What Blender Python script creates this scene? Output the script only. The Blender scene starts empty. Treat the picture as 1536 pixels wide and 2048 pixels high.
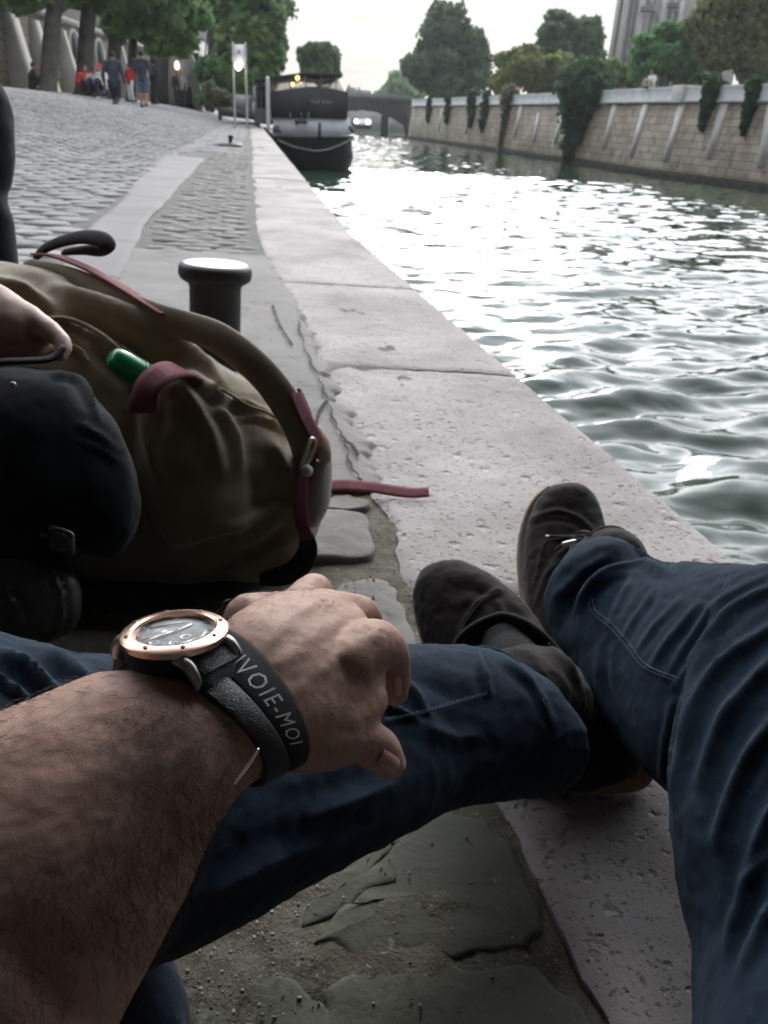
import bpy, bmesh, math, random
import numpy as np
from mathutils import Vector, Matrix

scn = bpy.context.scene
COL = scn.collection
R = math.radians

# ------------------------------------------------------------------ camera
CAM_H = 0.62
FPX = 1600.0                       # focal length in photo pixels (photo 1536 x 2048)
PITCH = math.atan((1024 - 238) / FPX)
ROLL = math.atan(0.055)
_r = np.array([1.0, 0, 0]); _f = np.array([0, math.cos(PITCH), -math.sin(PITCH)]); _u = np.cross(_r, _f)
CR = math.cos(ROLL) * _r + math.sin(ROLL) * _u
CU = -math.sin(ROLL) * _r + math.cos(ROLL) * _u
CF = _f
CP = np.array([0, 0, CAM_H])
cam_data = bpy.data.cameras.new('camera'); cam = bpy.data.objects.new('camera', cam_data); COL.objects.link(cam)
M = Matrix(((CR[0], CU[0], -CF[0], CP[0]), (CR[1], CU[1], -CF[1], CP[1]), (CR[2], CU[2], -CF[2], CP[2]), (0, 0, 0, 1)))
cam.matrix_world = M
cam_data.sensor_fit = 'VERTICAL'; cam_data.sensor_height = 24.0; cam_data.sensor_width = 18.0
cam_data.lens = FPX / 2048 * 24.0
cam_data.clip_start = 0.02; cam_data.clip_end = 3000
cam_data.dof.use_dof = True; cam_data.dof.focus_distance = 0.40; cam_data.dof.aperture_fstop = cam_data.lens / 1.35
scn.camera = cam

# ------------------------------------------------------------------ light
SUN_EL, SUN_AZ = R(24), R(3)       # azimuth from +Y towards +X
w = bpy.data.worlds.new("World"); scn.world = w; w.use_nodes = True
nt = w.node_tree; nt.nodes.clear()
def N(t, kind, **kw):
    n = t.nodes.new(kind)
    for k, v in kw.items():
        if k.startswith('i_'):
            key = k[2:]
            n.inputs[int(key) if key.isdigit() else key].default_value = v
        else: setattr(n, k, v)
    return n
def mth(t, op, a, b=None, c=None, clamp=False):
    n = t.nodes.new('ShaderNodeMath'); n.operation = op; n.use_clamp = clamp
    for i, v in enumerate((a, b, c)):
        if v is None: continue
        if isinstance(v, (int, float)): n.inputs[i].default_value = v
        else: t.links.new(v, n.inputs[i])
    return n.outputs[0]
sky = N(nt, 'ShaderNodeTexSky', sky_type='NISHITA', sun_disc=False, sun_elevation=SUN_EL, sun_rotation=SUN_AZ, air_density=1.0, dust_density=2.0)
tc = N(nt, 'ShaderNodeTexCoord'); sep = N(nt, 'ShaderNodeSeparateXYZ'); nt.links.new(tc.outputs['Generated'], sep.inputs[0])
sd = (math.cos(SUN_EL) * math.sin(SUN_AZ), math.cos(SUN_EL) * math.cos(SUN_AZ), math.sin(SUN_EL))
dot = N(nt, 'ShaderNodeVectorMath', operation='DOT_PRODUCT'); nt.links.new(tc.outputs['Generated'], dot.inputs[0]); dot.inputs[1].default_value = sd
dp = mth(nt, 'MAXIMUM', dot.outputs['Value'], 0.0)
glow2 = mth(nt, 'POWER', dp, 40.0)
front = N(nt, 'ShaderNodeMapRange', interpolation_type='SMOOTHSTEP'); nt.links.new(dot.outputs['Value'], front.inputs[0]); front.inputs[1].default_value = 0.25; front.inputs[2].default_value = 0.97; front.inputs[3].default_value = 0.0; front.inputs[4].default_value = 1.0
zz = mth(nt, 'ADD', mth(nt, 'MAXIMUM', sep.outputs[2], 0.0), 0.10)
cmb = N(nt, 'ShaderNodeCombineXYZ'); nt.links.new(mth(nt, 'DIVIDE', sep.outputs[0], zz), cmb.inputs[0]); nt.links.new(mth(nt, 'DIVIDE', sep.outputs[1], zz), cmb.inputs[1])
cn = N(nt, 'ShaderNodeTexNoise', i_Scale=0.42, i_Detail=6.0, i_Roughness=0.55); nt.links.new(cmb.outputs[0], cn.inputs['Vector'])
cr_ = N(nt, 'ShaderNodeMapRange'); nt.links.new(cn.outputs[0], cr_.inputs[0]); cr_.inputs[1].default_value = 0.35; cr_.inputs[2].default_value = 0.68; cr_.inputs[3].default_value = 0.0; cr_.inputs[4].default_value = 1.0
# brightness of the cloud sheet: thin and bright towards the sun, heavier behind
low = N(nt, 'ShaderNodeMapRange', interpolation_type='SMOOTHSTEP'); nt.links.new(sep.outputs[2], low.inputs[0])
low.inputs[1].default_value = 0.10; low.inputs[2].default_value = 0.30; low.inputs[3].default_value = 0.0; low.inputs[4].default_value = 1.0
# a bright break in the cloud sheet above the picture, duller cloud near the horizon and behind
br = mth(nt, 'ADD', 5.3, mth(nt, 'MULTIPLY', front.outputs[0], -0.2))
up = mth(nt, 'MULTIPLY', low.outputs[0], mth(nt, 'ADD', mth(nt, 'MULTIPLY', front.outputs[0], 28.0), mth(nt, 'MULTIPLY', glow2, 26.0)))
br = mth(nt, 'ADD', br, up)
br = mth(nt, 'MULTIPLY', br, mth(nt, 'ADD', 0.80, mth(nt, 'MULTIPLY', cr_.outputs[0], 0.46)))
cc = N(nt, 'ShaderNodeMix', data_type='RGBA'); nt.links.new(cr_.outputs[0], cc.inputs[0]); cc.inputs[6].default_value = (0.88, 0.965, 1.07, 1); cc.inputs[7].default_value = (1.01, 0.998, 0.985, 1)
cv = N(nt, 'ShaderNodeVectorMath', operation='SCALE'); nt.links.new(cc.outputs[2], cv.inputs[0]); nt.links.new(br, cv.inputs['Scale'])
mx = N(nt, 'ShaderNodeMix', data_type='RGBA'); mx.inputs[0].default_value = 0.93; nt.links.new(sky.outputs[0], mx.inputs[6]); nt.links.new(cv.outputs[0], mx.inputs[7])
bg = N(nt, 'ShaderNodeBackground'); bg.inputs[1].default_value = 0.15; nt.links.new(mx.outputs[2], bg.inputs[0])
wo = N(nt, 'ShaderNodeOutputWorld'); nt.links.new(bg.outputs[0], wo.inputs[0])

sun = bpy.data.lights.new('sun', 'SUN'); sun.energy = 1.5; sun.angle = R(16); sun.color = (1.0, 0.95, 0.88)
so = bpy.data.objects.new('sun', sun); COL.objects.link(so)
so.rotation_euler = Vector(sd).to_track_quat('Z', 'Y').to_euler(); so.location = (0, 0, 30)
vs = scn.view_settings; vs.view_transform = 'Standard'; vs.look = 'None'; vs.exposure = 0.0; vs.gamma = 1.0; vs.use_curve_mapping = False
scn.render.engine = 'CYCLES'
scn.cycles.use_denoising = True
scn.cycles.max_bounces = 6; scn.cycles.diffuse_bounces = 3; scn.cycles.glossy_bounces = 3; scn.cycles.transmission_bounces = 4
scn.cycles.sample_clamp_indirect = 6.0; scn.cycles.caustics_reflective = False; scn.cycles.caustics_refractive = False

# ------------------------------------------------------------------ points in the place
def ray(x, y): return CF + (x - 768) / FPX * CR - (y - 1024) / FPX * CU
def at(x, y, d): return CP + d * ray(x, y)                     # d metres in front of the lens
def gnd(x, y, z=0.0):
    d = ray(x, y); return CP + (z - CP[2]) / d[2] * d
def proj(V):
    v = np.asarray(V) - CP; z = v @ CF
    return 768 + FPX * (v @ CR) / z, 1024 - FPX * (v @ CU) / z, z

# ------------------------------------------------------------------ mesh helpers (arrays of world points)
def catmull(P, n, closed=False):
    P = np.asarray(P, float); m = len(P)
    if m == 2 and not closed:
        t = np.linspace(0, 1, n)[:, None]; return P[0] * (1 - t) + P[1] * t
    ts = np.linspace(0, m if closed else m - 1, n, endpoint=not closed)
    i = np.floor(ts).astype(int); f = (ts - i)[:, None]
    if not closed:
        over = i >= m - 1; i[over] = m - 2; f[over] = 1.0
        g = lambda k: P[np.clip(k, 0, m - 1)]
        p0, p1, p2, p3 = g(i - 1), g(i), g(i + 1), g(i + 2)
    else:
        g = lambda k: P[k % m]
        p0, p1, p2, p3 = g(i - 1), g(i), g(i + 1), g(i + 2)
    return 0.5 * (2 * p1 + (p2 - p0) * f + (2 * p0 - 5 * p1 + 4 * p2 - p3) * f ** 2 + (3 * p1 - p0 - 3 * p2 + p3) * f ** 3)
def nrm(v):
    v = np.asarray(v, float); return v / np.maximum(np.linalg.norm(v, axis=-1, keepdims=True), 1e-12)
def grid_faces(nu, nv, wrap=True, off=0):
    i, j = np.meshgrid(np.arange(nu - 1), np.arange(nv if wrap else nv - 1), indexing='ij')
    j2 = (j + 1) % nv
    return np.stack([i * nv + j, i * nv + j2, (i + 1) * nv + j2, (i + 1) * nv + j], -1).reshape(-1, 4) + off
def rings(Rg, caps=True):
    """Rg: (nu, nv, 3) closed rings -> V, faces list"""
    nu, nv = Rg.shape[:2]; V = Rg.reshape(-1, 3); F = [tuple(f) for f in grid_faces(nu, nv)]
    if caps:
        V = np.vstack([V, Rg[0].mean(0), Rg[-1].mean(0)]); a = nu * nv; b = a + 1; L = (nu - 1) * nv
        F += [(a, (j + 1) % nv, j) for j in range(nv)] + [(b, L + j, L + (j + 1) % nv) for j in range(nv)]
    return V, F
def loft(secs, nu=40, nv=32, power=2.0, caps=True, raw=False):
    """secs: list of (a xyz, b xyz, half thickness): a ring through a and b, thick at right angles to them"""
    A = catmull([s[0] for s in secs], nu); B = catmull([s[1] for s in secs], nu)
    T = catmull([[s[2], 0, 0] for s in secs], nu)[:, 0]
    C = (A + B) / 2; W = (B - A) / 2
    tan = nrm(np.gradient(C, axis=0)); n = nrm(np.cross(W, tan)) * T[:, None]
    th = np.linspace(0, 2 * math.pi, nv, endpoint=False); c, s = np.cos(th), np.sin(th)
    e = 2 / power; cc = np.sign(c) * np.abs(c) ** e; ss = np.sign(s) * np.abs(s) ** e
    Rg = C[:, None] + cc[None, :, None] * W[:, None] + ss[None, :, None] * n[:, None]
    if raw: return Rg
    return rings(Rg, caps)
def S(ax, ay, bx, by, d, th, dd=0.0): return (at(ax, ay, d - dd), at(bx, by, d + dd), th)
def tube(P, rad, n=12, nu=None, flat=1.0, up=None, roundcaps=True, closed=False):
    P = np.asarray(P, float); nu = nu or max(8, len(P) * 6)
    rr = np.broadcast_to(np.asarray(rad, float), (len(P),))
    C = catmull(P, nu, closed); r = catmull(np.stack([rr, rr, rr], 1), nu, closed)[:, 0]
    tan = np.gradient(C, axis=0)
    if closed: tan = np.roll(C, -1, 0) - np.roll(C, 1, 0)
    tan = nrm(tan)
    upv = np.array(up if up is not None else (0, 0, 1.0))
    if up is None and abs(tan[:, 2]).mean() > 0.8: upv = np.array([0, 1.0, 0.1])
    sx = nrm(np.cross(tan, upv)); sy = np.cross(sx, tan)
    th = np.linspace(0, 2 * math.pi, n, endpoint=False)
    if roundcaps and not closed:
        k = 4; ca = np.array([math.sin(q) for q in np.linspace(0.15, math.pi / 2, k)]); cx = np.array([math.cos(q) for q in np.linspace(0.15, math.pi / 2, k)])
        C = np.vstack([C[0] - tan[0] * (r[0] * cx)[:, None], C[1:-1], C[-1] + tan[-1] * (r[-1] * cx[::-1])[:, None]])
        r = np.concatenate([r[0] * ca, r[1:-1], r[-1] * ca[::-1]])
        ext = lambda a: np.vstack([np.repeat(a[:1], k, 0), a[1:-1], np.repeat(a[-1:], k, 0)])
        sx, sy = ext(sx), ext(sy)
    Rg = C[:, None] + r[:, None, None] * (np.cos(th)[None, :, None] * sx[:, None] + flat * np.sin(th)[None, :, None] * sy[:, None])
    if closed:
        Rg = np.concatenate([Rg, Rg[:1]], 0); return rings(Rg, False)
    return rings(Rg, True)
def ribbon(P, width, thick, up, nu=40):
    """flat strap along P; width direction = cross(tangent, up)"""
    P = np.asarray(P, float); C = catmull(P, nu); tan = nrm(np.gradient(C, axis=0))
    U = catmull(np.broadcast_to(np.asarray(up, float), (len(P), 3)), nu); sx = nrm(np.cross(tan, U)); sy = np.cross(sx, tan)
    wd = catmull(np.repeat(np.broadcast_to(np.asarray(width, float), (len(P),))[:, None], 3, 1), nu)[:, 0][:, None] / 2; h = thick / 2
    q = [(-1, -1), (-.5, -1.1), (.5, -1.1), (1, -1), (1, 1), (.5, 1.1), (-.5, 1.1), (-1, 1)]
    Rg = np.stack([C + sx * wd * a + sy * h * b for a, b in q], 1)
    return rings(Rg, True)
def box(c, s, rz=0.0, bev=0.0):
    c = np.asarray(c, float); x, y, z = np.asarray(s, float) / 2
    bm = bmesh.new(); bmesh.ops.create_cube(bm, size=1.0)
    for v in bm.verts: v.co = Vector((v.co.x * 2 * x, v.co.y * 2 * y, v.co.z * 2 * z))
    if bev > 0: bmesh.ops.bevel(bm, geom=bm.edges[:], offset=bev, segments=2, affect='EDGES', profile=0.5)
    V = np.array([v.co[:] for v in bm.verts]); F = [tuple(v.index for v in f.verts) for f in bm.faces]; bm.free()
    cz, sz = math.cos(rz), math.sin(rz); V = V @ np.array([[cz, sz, 0], [-sz, cz, 0], [0, 0, 1]])
    return V + c, F
def lathe(prof, c=(0, 0, 0), axis=(0, 0, 1), n=40):
    """prof: list of (radius, height)"""
    ax = nrm(axis); s = nrm(np.cross(ax, (0.3, 0.9, 0.1))); t = np.cross(ax, s)
    th = np.linspace(0, 2 * math.pi, n, endpoint=False); p = np.asarray(prof, float)
    Rg = np.asarray(c, float) + p[:, 1][:, None, None] * ax + p[:, 0][:, None, None] * (np.cos(th)[None, :, None] * s + np.sin(th)[None, :, None] * t)
    return rings(Rg, True)
def prism(poly, z0, z1):
    """vertical extrusion of a plan polygon (n,2)"""
    p = np.asarray(poly, float); n = len(p)
    V = np.vstack([np.c_[p, np.full(n, z0)], np.c_[p, np.full(n, z1)]])
    F = [tuple(range(n - 1, -1, -1)), tuple(range(n, 2 * n))] + [(i, (i + 1) % n, n + (i + 1) % n, n + i) for i in range(n)]
    return V, F
def extr(P3, vec):
    """any planar polygon (n,3) pushed along vec"""
    p = np.asarray(P3, float); n = len(p); V = np.vstack([p, p + np.asarray(vec, float)])
    return V, [tuple(range(n - 1, -1, -1)), tuple(range(n, 2 * n))] + [(i, (i + 1) % n, n + (i + 1) % n, n + i) for i in range(n)]
def join(*parts):
    Vs, Fs, o = [], [], 0
    for V, F in parts:
        Vs.append(np.asarray(V, float)); Fs += [tuple(int(i) + o for i in f) for f in F]; o += len(V)
    return np.vstack(Vs), Fs
def vnormals(V, F):
    Nn = np.zeros_like(V); F4 = np.array([f if len(f) == 4 else (f[0], f[1], f[2], f[2]) for f in F if len(f) <= 4])
    a = np.cross(V[F4[:, 2]] - V[F4[:, 0]], V[F4[:, 3]] - V[F4[:, 1]]); tri = F4[:, 2] == F4[:, 3]
    a[tri] = np.cross(V[F4[tri, 1]] - V[F4[tri, 0]], V[F4[tri, 2]] - V[F4[tri, 0]])
    for k in range(4): np.add.at(Nn, F4[:, k], a)
    return nrm(Nn)

_perm = np.random.RandomState(7).permutation(256); _perm = np.concatenate([_perm, _perm, _perm])
_gr = nrm(np.random.RandomState(3).normal(size=(256, 3)))
def perlin(P):
    P = np.asarray(P, float); i = np.floor(P).astype(int); f = P - i; u = f * f * f * (f * (f * 6 - 15) + 10); i &= 255
    out = 0
    for dx in (0, 1):
        for dy in (0, 1):
            for dz in (0, 1):
                h = _perm[_perm[_perm[(i[:, 0] + dx) & 255] + ((i[:, 1] + dy) & 255)] + ((i[:, 2] + dz) & 255)]
                g = _gr[h]; dv = f - (dx, dy, dz)
                wx = u[:, 0] if dx else 1 - u[:, 0]; wy = u[:, 1] if dy else 1 - u[:, 1]; wz = u[:, 2] if dz else 1 - u[:, 2]
                out = out + wx * wy * wz * (g * dv).sum(1)
    return out * 1.6
def fbm(P, o=4):
    P = np.asarray(P, float); s = 0; a = 1.0
    for k in range(o): s = s + a * perlin(P * 2 ** k + 13.7 * k); a *= 0.5
    return s

# ------------------------------------------------------------------ objects
ORG = {}
def _setcol(o, mat): 
    if mat is not None: o.data.materials.append(mat)
def mk(name, VF, mat=None, parent=None, smooth=True, org=None, sharp=None):
    V, F = VF; V = np.asarray(V, float)
    if org is None: org = np.array([(V[:, 0].min() + V[:, 0].max()) / 2, (V[:, 1].min() + V[:, 1].max()) / 2, V[:, 2].min()])
    me = bpy.data.meshes.new(name)
    L = V - org
    nloops = sum(len(f) for f in F)
    me.vertices.add(len(V)); me.vertices.foreach_set('co', L.astype(np.float32).ravel())
    me.loops.add(nloops); me.polygons.add(len(F))
    cnt = np.fromiter((len(f) for f in F), dtype=np.int32, count=len(F))
    st = np.concatenate([[0], np.cumsum(cnt)[:-1]]).astype(np.int32)
    flat = np.fromiter((i for f in F for i in f), dtype=np.int32, count=nloops)
    me.polygons.foreach_set('loop_start', st); me.polygons.foreach_set('loop_total', cnt); me.loops.foreach_set('vertex_index', flat)
    me.update(calc_edges=True); me.validate()
    if smooth:
        me.polygons.foreach_set('use_smooth', np.ones(len(me.polygons), dtype=bool))
        if sharp is not None:
            try: me.set_sharp_from_angle(angle=R(sharp))
            except Exception: pass
    o = bpy.data.objects.new(name, me); COL.objects.link(o)
    _setcol(o, mat)
    if parent is not None:
        o.parent = parent; o.location = Vector(org - ORG[parent.name])
    else: o.location = Vector(org)
    ORG[o.name] = org
    return o
def tag(o, label=None, cat=None, group=None, kind=None):
    if label: o['label'] = label
    if cat: o['category'] = cat
    if group: o['group'] = group
    if kind: o['kind'] = kind
    return o
def thing(name, label, cat, loc, group=None):
    o = bpy.data.objects.new(name, None); COL.objects.link(o); o.empty_display_size = 0.1
    o.location = Vector(loc); ORG[o.name] = np.asarray(loc, float)
    return tag(o, label, cat, group)
def struct(name, VF, mat, smooth=True): return tag(mk(name, VF, mat, None, smooth), kind='structure')
def remesh(VF, voxel, smooth=4, fac=0.5):
    o = mk('tmp_shape', VF, None, None, org=np.zeros(3))
    m = o.modifiers.new('r', 'REMESH'); m.mode = 'VOXEL'; m.voxel_size = voxel
    if smooth:
        s = o.modifiers.new('s', 'SMOOTH'); s.iterations = smooth; s.factor = fac
    dg = bpy.context.evaluated_depsgraph_get(); dg.update()
    me = bpy.data.meshes.new_from_object(o.evaluated_get(dg))
    V = np.empty(len(me.vertices) * 3, np.float32); me.vertices.foreach_get('co', V); V = V.reshape(-1, 3).astype(float)
    idx = np.empty(len(me.loops), np.int32); me.loops.foreach_get('vertex_index', idx)
    st = np.empty(len(me.polygons), np.int32); me.polygons.foreach_get('loop_start', st)
    tt = np.empty(len(me.polygons), np.int32); me.polygons.foreach_get('loop_total', tt)
    F = [tuple(idx[a:a + b]) for a, b in zip(st.tolist(), tt.tolist())]
    d = o.data; bpy.data.objects.remove(o); bpy.data.meshes.remove(d); bpy.data.meshes.remove(me); ORG.pop('tmp_shape', None)
    return V, F
def text_mesh(txt, size=1.0, res=3, space=1.0):
    cu = bpy.data.curves.new('txt', 'FONT'); cu.body = txt; cu.size = size; cu.resolution_u = res; cu.fill_mode = 'FRONT'; cu.space_character = space
    o = bpy.data.objects.new('tmp_text', cu); COL.objects.link(o)
    dg = bpy.context.evaluated_depsgraph_get(); dg.update()
    me = bpy.data.meshes.new_from_object(o.evaluated_get(dg))
    V = np.array([v.co[:] for v in me.vertices]); F = [tuple(p.vertices) for p in me.polygons]
    bpy.data.objects.remove(o); bpy.data.curves.remove(cu); bpy.data.meshes.remove(me)
    return V, F
def polydist(px, py, poly, smooth=0):
    """distance in photo pixels from points to a polyline, and the place along it 0..1"""
    poly = np.asarray(poly, float)
    if smooth: poly = catmull(poly, smooth)
    best = np.full(px.shape, 1e9); tt = np.zeros(px.shape); n = len(poly) - 1
    for k in range(n):
        a, b = poly[k], poly[k + 1]; ab = b - a; L = max((ab * ab).sum(), 1e-9)
        t = np.clip(((px - a[0]) * ab[0] + (py - a[1]) * ab[1]) / L, 0, 1)
        d = np.hypot(px - a[0] - t * ab[0], py - a[1] - t * ab[1]); m = d < best
        best[m] = d[m]; tt[m] = (k + t[m]) / n
    return best, tt

# ------------------------------------------------------------------ materials
def MAT(name, col, rough=0.7, col2=None, scale=5.0, detail=5.0, lo=0.35, hi=0.65, bump=(), metal=0.0, spec=0.5, sss=0.0, coat=0.0, sheen=0.0, stretch=None, rough2=None, emit=None, estr=0.0, alpha=1.0, trans=0.0, ior=1.45, dist=0.0, third=None, leaf=0.0, brick=None, worn_highlight=None):
    """principled material: two colours mixed by noise in world space and a stack of bumps (kind, scale, strength, distance)"""
    m = bpy.data.materials.new(name); m.use_nodes = True; t = m.node_tree; b = t.nodes['Principled BSDF']
    c4 = lambda c: (c[0], c[1], c[2], 1.0)
    b.inputs['Base Color'].default_value = c4(col); b.inputs['Roughness'].default_value = rough; b.inputs['Metallic'].default_value = metal
    b.inputs['Specular IOR Level'].default_value = spec; b.inputs['IOR'].default_value = ior
    if sss: b.inputs['Subsurface Weight'].default_value = sss; b.inputs['Subsurface Radius'].default_value = (1.0, 0.35, 0.2); b.inputs['Subsurface Scale'].default_value = 0.006
    if coat: b.inputs['Coat Weight'].default_value = coat; b.inputs['Coat Roughness'].default_value = 0.1
    if sheen: b.inputs['Sheen Weight'].default_value = sheen; b.inputs['Sheen Roughness'].default_value = 0.4
    if trans: b.inputs['Transmission Weight'].default_value = trans
    if emit: b.inputs['Emission Color'].default_value = c4(emit); b.inputs['Emission Strength'].default_value = estr
    geo = t.nodes.new('ShaderNodeNewGeometry'); vec = geo.outputs['Position']
    if stretch:
        mp = t.nodes.new('ShaderNodeMapping'); t.links.new(vec, mp.inputs[0]); mp.inputs['Scale'].default_value = stretch[:3]
        if len(stretch) > 3: mp.inputs['Rotation'].default_value = (0, 0, stretch[3])
        vec = mp.outputs[0]
    if col2 is not None:
        n = N(t, 'ShaderNodeTexNoise', i_Scale=scale, i_Detail=detail, i_Roughness=0.6, i_Distortion=dist); t.links.new(vec, n.inputs['Vector'])
        mr = N(t, 'ShaderNodeMapRange'); t.links.new(n.outputs[0], mr.inputs[0]); mr.inputs[1].default_value = lo; mr.inputs[2].default_value = hi
        mix = N(t, 'ShaderNodeMix', data_type='RGBA'); t.links.new(mr.outputs[0], mix.inputs[0]); mix.inputs[6].default_value = c4(col); mix.inputs[7].default_value = c4(col2)
        out = mix.outputs[2]
        if third:
            n3 = N(t, 'ShaderNodeTexNoise', i_Scale=third[1], i_Detail=4.0, i_Roughness=0.6); t.links.new(vec, n3.inputs['Vector'])
            m3 = N(t, 'ShaderNodeMapRange'); t.links.new(n3.outputs[0], m3.inputs[0]); m3.inputs[1].default_value = third[2]; m3.inputs[2].default_value = third[3]
            x3 = N(t, 'ShaderNodeMix', data_type='RGBA'); t.links.new(m3.outputs[0], x3.inputs[0]); t.links.new(out, x3.inputs[6]); x3.inputs[7].default_value = c4(third[0]); out = x3.outputs[2]
        if brick:
            sx = t.nodes.new('ShaderNodeSeparateXYZ'); t.links.new(geo.outputs['Position'], sx.inputs[0]); cb = t.nodes.new('ShaderNodeCombineXYZ'); t.links.new(sx.outputs[1], cb.inputs[0]); t.links.new(sx.outputs[2], cb.inputs[1])
            bt = N(t, 'ShaderNodeTexBrick', i_Scale=1.0); bt.inputs['Brick Width'].default_value = brick[0]; bt.inputs['Row Height'].default_value = brick[1]; bt.inputs['Mortar Size'].default_value = brick[2]; bt.inputs['Mortar Smooth'].default_value = .4; bt.inputs['Bias'].default_value = 0.0
            bt.inputs['Color1'].default_value = (1.12, 1.1, 1.06, 1); bt.inputs['Color2'].default_value = (.80, .79, .78, 1); bt.inputs['Mortar'].default_value = (.52, .5, .48, 1); t.links.new(cb.outputs[0], bt.inputs['Vector'])
            mb = N(t, 'ShaderNodeMix', data_type='RGBA', blend_type='MULTIPLY', i_0=1.0); t.links.new(out, mb.inputs[6]); t.links.new(bt.outputs[0], mb.inputs[7]); out = mb.outputs[2]
        if worn_highlight:
            mw = N(t, 'ShaderNodeMapRange'); t.links.new(geo.outputs['Pointiness'], mw.inputs[0]); mw.inputs[1].default_value = worn_highlight[1]; mw.inputs[2].default_value = worn_highlight[2]
            xw = N(t, 'ShaderNodeMix', data_type='RGBA'); t.links.new(mw.outputs[0], xw.inputs[0]); t.links.new(out, xw.inputs[6]); xw.inputs[7].default_value = c4(worn_highlight[0]); out = xw.outputs[2]
        t.links.new(out, b.inputs['Base Color'])
        if rough2 is not None:
            mrr = N(t, 'ShaderNodeMapRange'); t.links.new(n.outputs[0], mrr.inputs[0]); mrr.inputs[1].default_value = lo; mrr.inputs[2].default_value = hi; mrr.inputs[3].default_value = rough; mrr.inputs[4].default_value = rough2
            t.links.new(mrr.outputs[0], b.inputs['Roughness'])
    prev = None
    for kind, sc, stg, dst in bump:
        if kind == 'noise':
            n = N(t, 'ShaderNodeTexNoise', i_Scale=sc, i_Detail=5.0, i_Roughness=0.6); t.links.new(vec, n.inputs['Vector']); h = n.outputs[0]
        elif kind == 'pits':
            n = N(t, 'ShaderNodeTexNoise', i_Scale=sc, i_Detail=2.0, i_Roughness=0.6); t.links.new(vec, n.inputs['Vector'])
            mr = N(t, 'ShaderNodeMapRange'); t.links.new(n.outputs[0], mr.inputs[0]); mr.inputs[1].default_value = 0.63; mr.inputs[2].default_value = 0.70; mr.inputs[3].default_value = 1.0; mr.inputs[4].default_value = 0.0; h = mr.outputs[0]
        elif kind == 'holes':
            wn_ = N(t, 'ShaderNodeTexNoise', i_Scale=sc * 1.6, i_Detail=3.0); t.links.new(vec, wn_.inputs['Vector'])
            av = N(t, 'ShaderNodeVectorMath', operation='MULTIPLY_ADD'); t.links.new(wn_.outputs[1], av.inputs[0]); av.inputs[1].default_value = (0.75 / sc,) * 3; t.links.new(vec, av.inputs[2])
            n = N(t, 'ShaderNodeTexVoronoi', i_Scale=sc); t.links.new(av.outputs[0], n.inputs['Vector']); sp_ = N(t, 'ShaderNodeSeparateColor'); t.links.new(n.outputs['Color'], sp_.inputs[0])
            rr_ = mth(t, 'MAXIMUM', mth(t, 'MULTIPLY', mth(t, 'POWER', sp_.outputs[0], 3.0), 0.55), 0.001)
            h = mth(t, 'SMOOTH_MIN', mth(t, 'DIVIDE', n.outputs['Distance'], rr_), 1.0, 0.3)
        elif kind == 'cells':
            n = N(t, 'ShaderNodeTexVoronoi', i_Scale=sc, feature='DISTANCE_TO_EDGE'); t.links.new(vec, n.inputs['Vector'])
            mr = N(t, 'ShaderNodeMapRange'); t.links.new(n.outputs[0], mr.inputs[0]); mr.inputs[1].default_value = 0.0; mr.inputs[2].default_value = 0.12; h = mr.outputs[0]
        elif kind == 'weave':
            n = N(t, 'ShaderNodeTexWave', i_Scale=sc, i_Distortion=0.6, wave_type='BANDS', bands_direction='DIAGONAL'); n.inputs['Detail'].default_value = 1.0; t.links.new(vec, n.inputs['Vector']); h = n.outputs[1]
        bp = N(t, 'ShaderNodeBump', i_Strength=stg, i_Distance=dst); t.links.new(h, bp.inputs['Height'])
        if prev: t.links.new(prev, bp.inputs['Normal'])
        prev = bp.outputs[0]
    if prev: t.links.new(prev, b.inputs['Normal'])
    if leaf:
        tl = t.nodes.new('ShaderNodeBsdfTranslucent'); x = N(t, 'ShaderNodeMixShader', i_0=leaf); o = t.nodes['Material Output']
        if col2 is not None: t.links.new(out, tl.inputs[0])
        t.links.new(b.outputs[0], x.inputs[1]); t.links.new(tl.outputs[0], x.inputs[2]); t.links.new(x.outputs[0], o.inputs[0])
    return m

def GLASS(name, refl, tint=(1, 1, 1)):
    """a clear pane: mostly see-through, with a part of mirror"""
    m = bpy.data.materials.new(name); m.use_nodes = True; t = m.node_tree; t.nodes.clear()
    a = N(t, 'ShaderNodeBsdfTransparent'); a.inputs[0].default_value = (*tint, 1); g = N(t, 'ShaderNodeBsdfGlossy', i_Roughness=.03); x = N(t, 'ShaderNodeMixShader', i_0=refl); o = N(t, 'ShaderNodeOutputMaterial')
    t.links.new(a.outputs[0], x.inputs[1]); t.links.new(g.outputs[0], x.inputs[2]); t.links.new(x.outputs[0], o.inputs[0]); return m
# ================================================================== the setting
rng = np.random.RandomState(11)
ZW = -1.5                                                       # water level
def EX(y):                                                      # quay edge
    y = np.asarray(y, float); return np.where(y < 5.04, 0.59 - 0.229 * (y - 1.15), -0.30 - 0.176 * (y - 5.04))
def sstep(a, b, x): t = np.clip((np.asarray(x, float) - a) / (b - a), 0, 1); return t * t * (3 - 2 * t)
def GZ(x, y):                                                   # the embankment rises away from the river
    s = EX(y) - np.asarray(x, float); return 1.12 * sstep(3, 24, y) * (1 - np.exp(-np.maximum(s - 1.75, 0) / 4.0))

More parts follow.
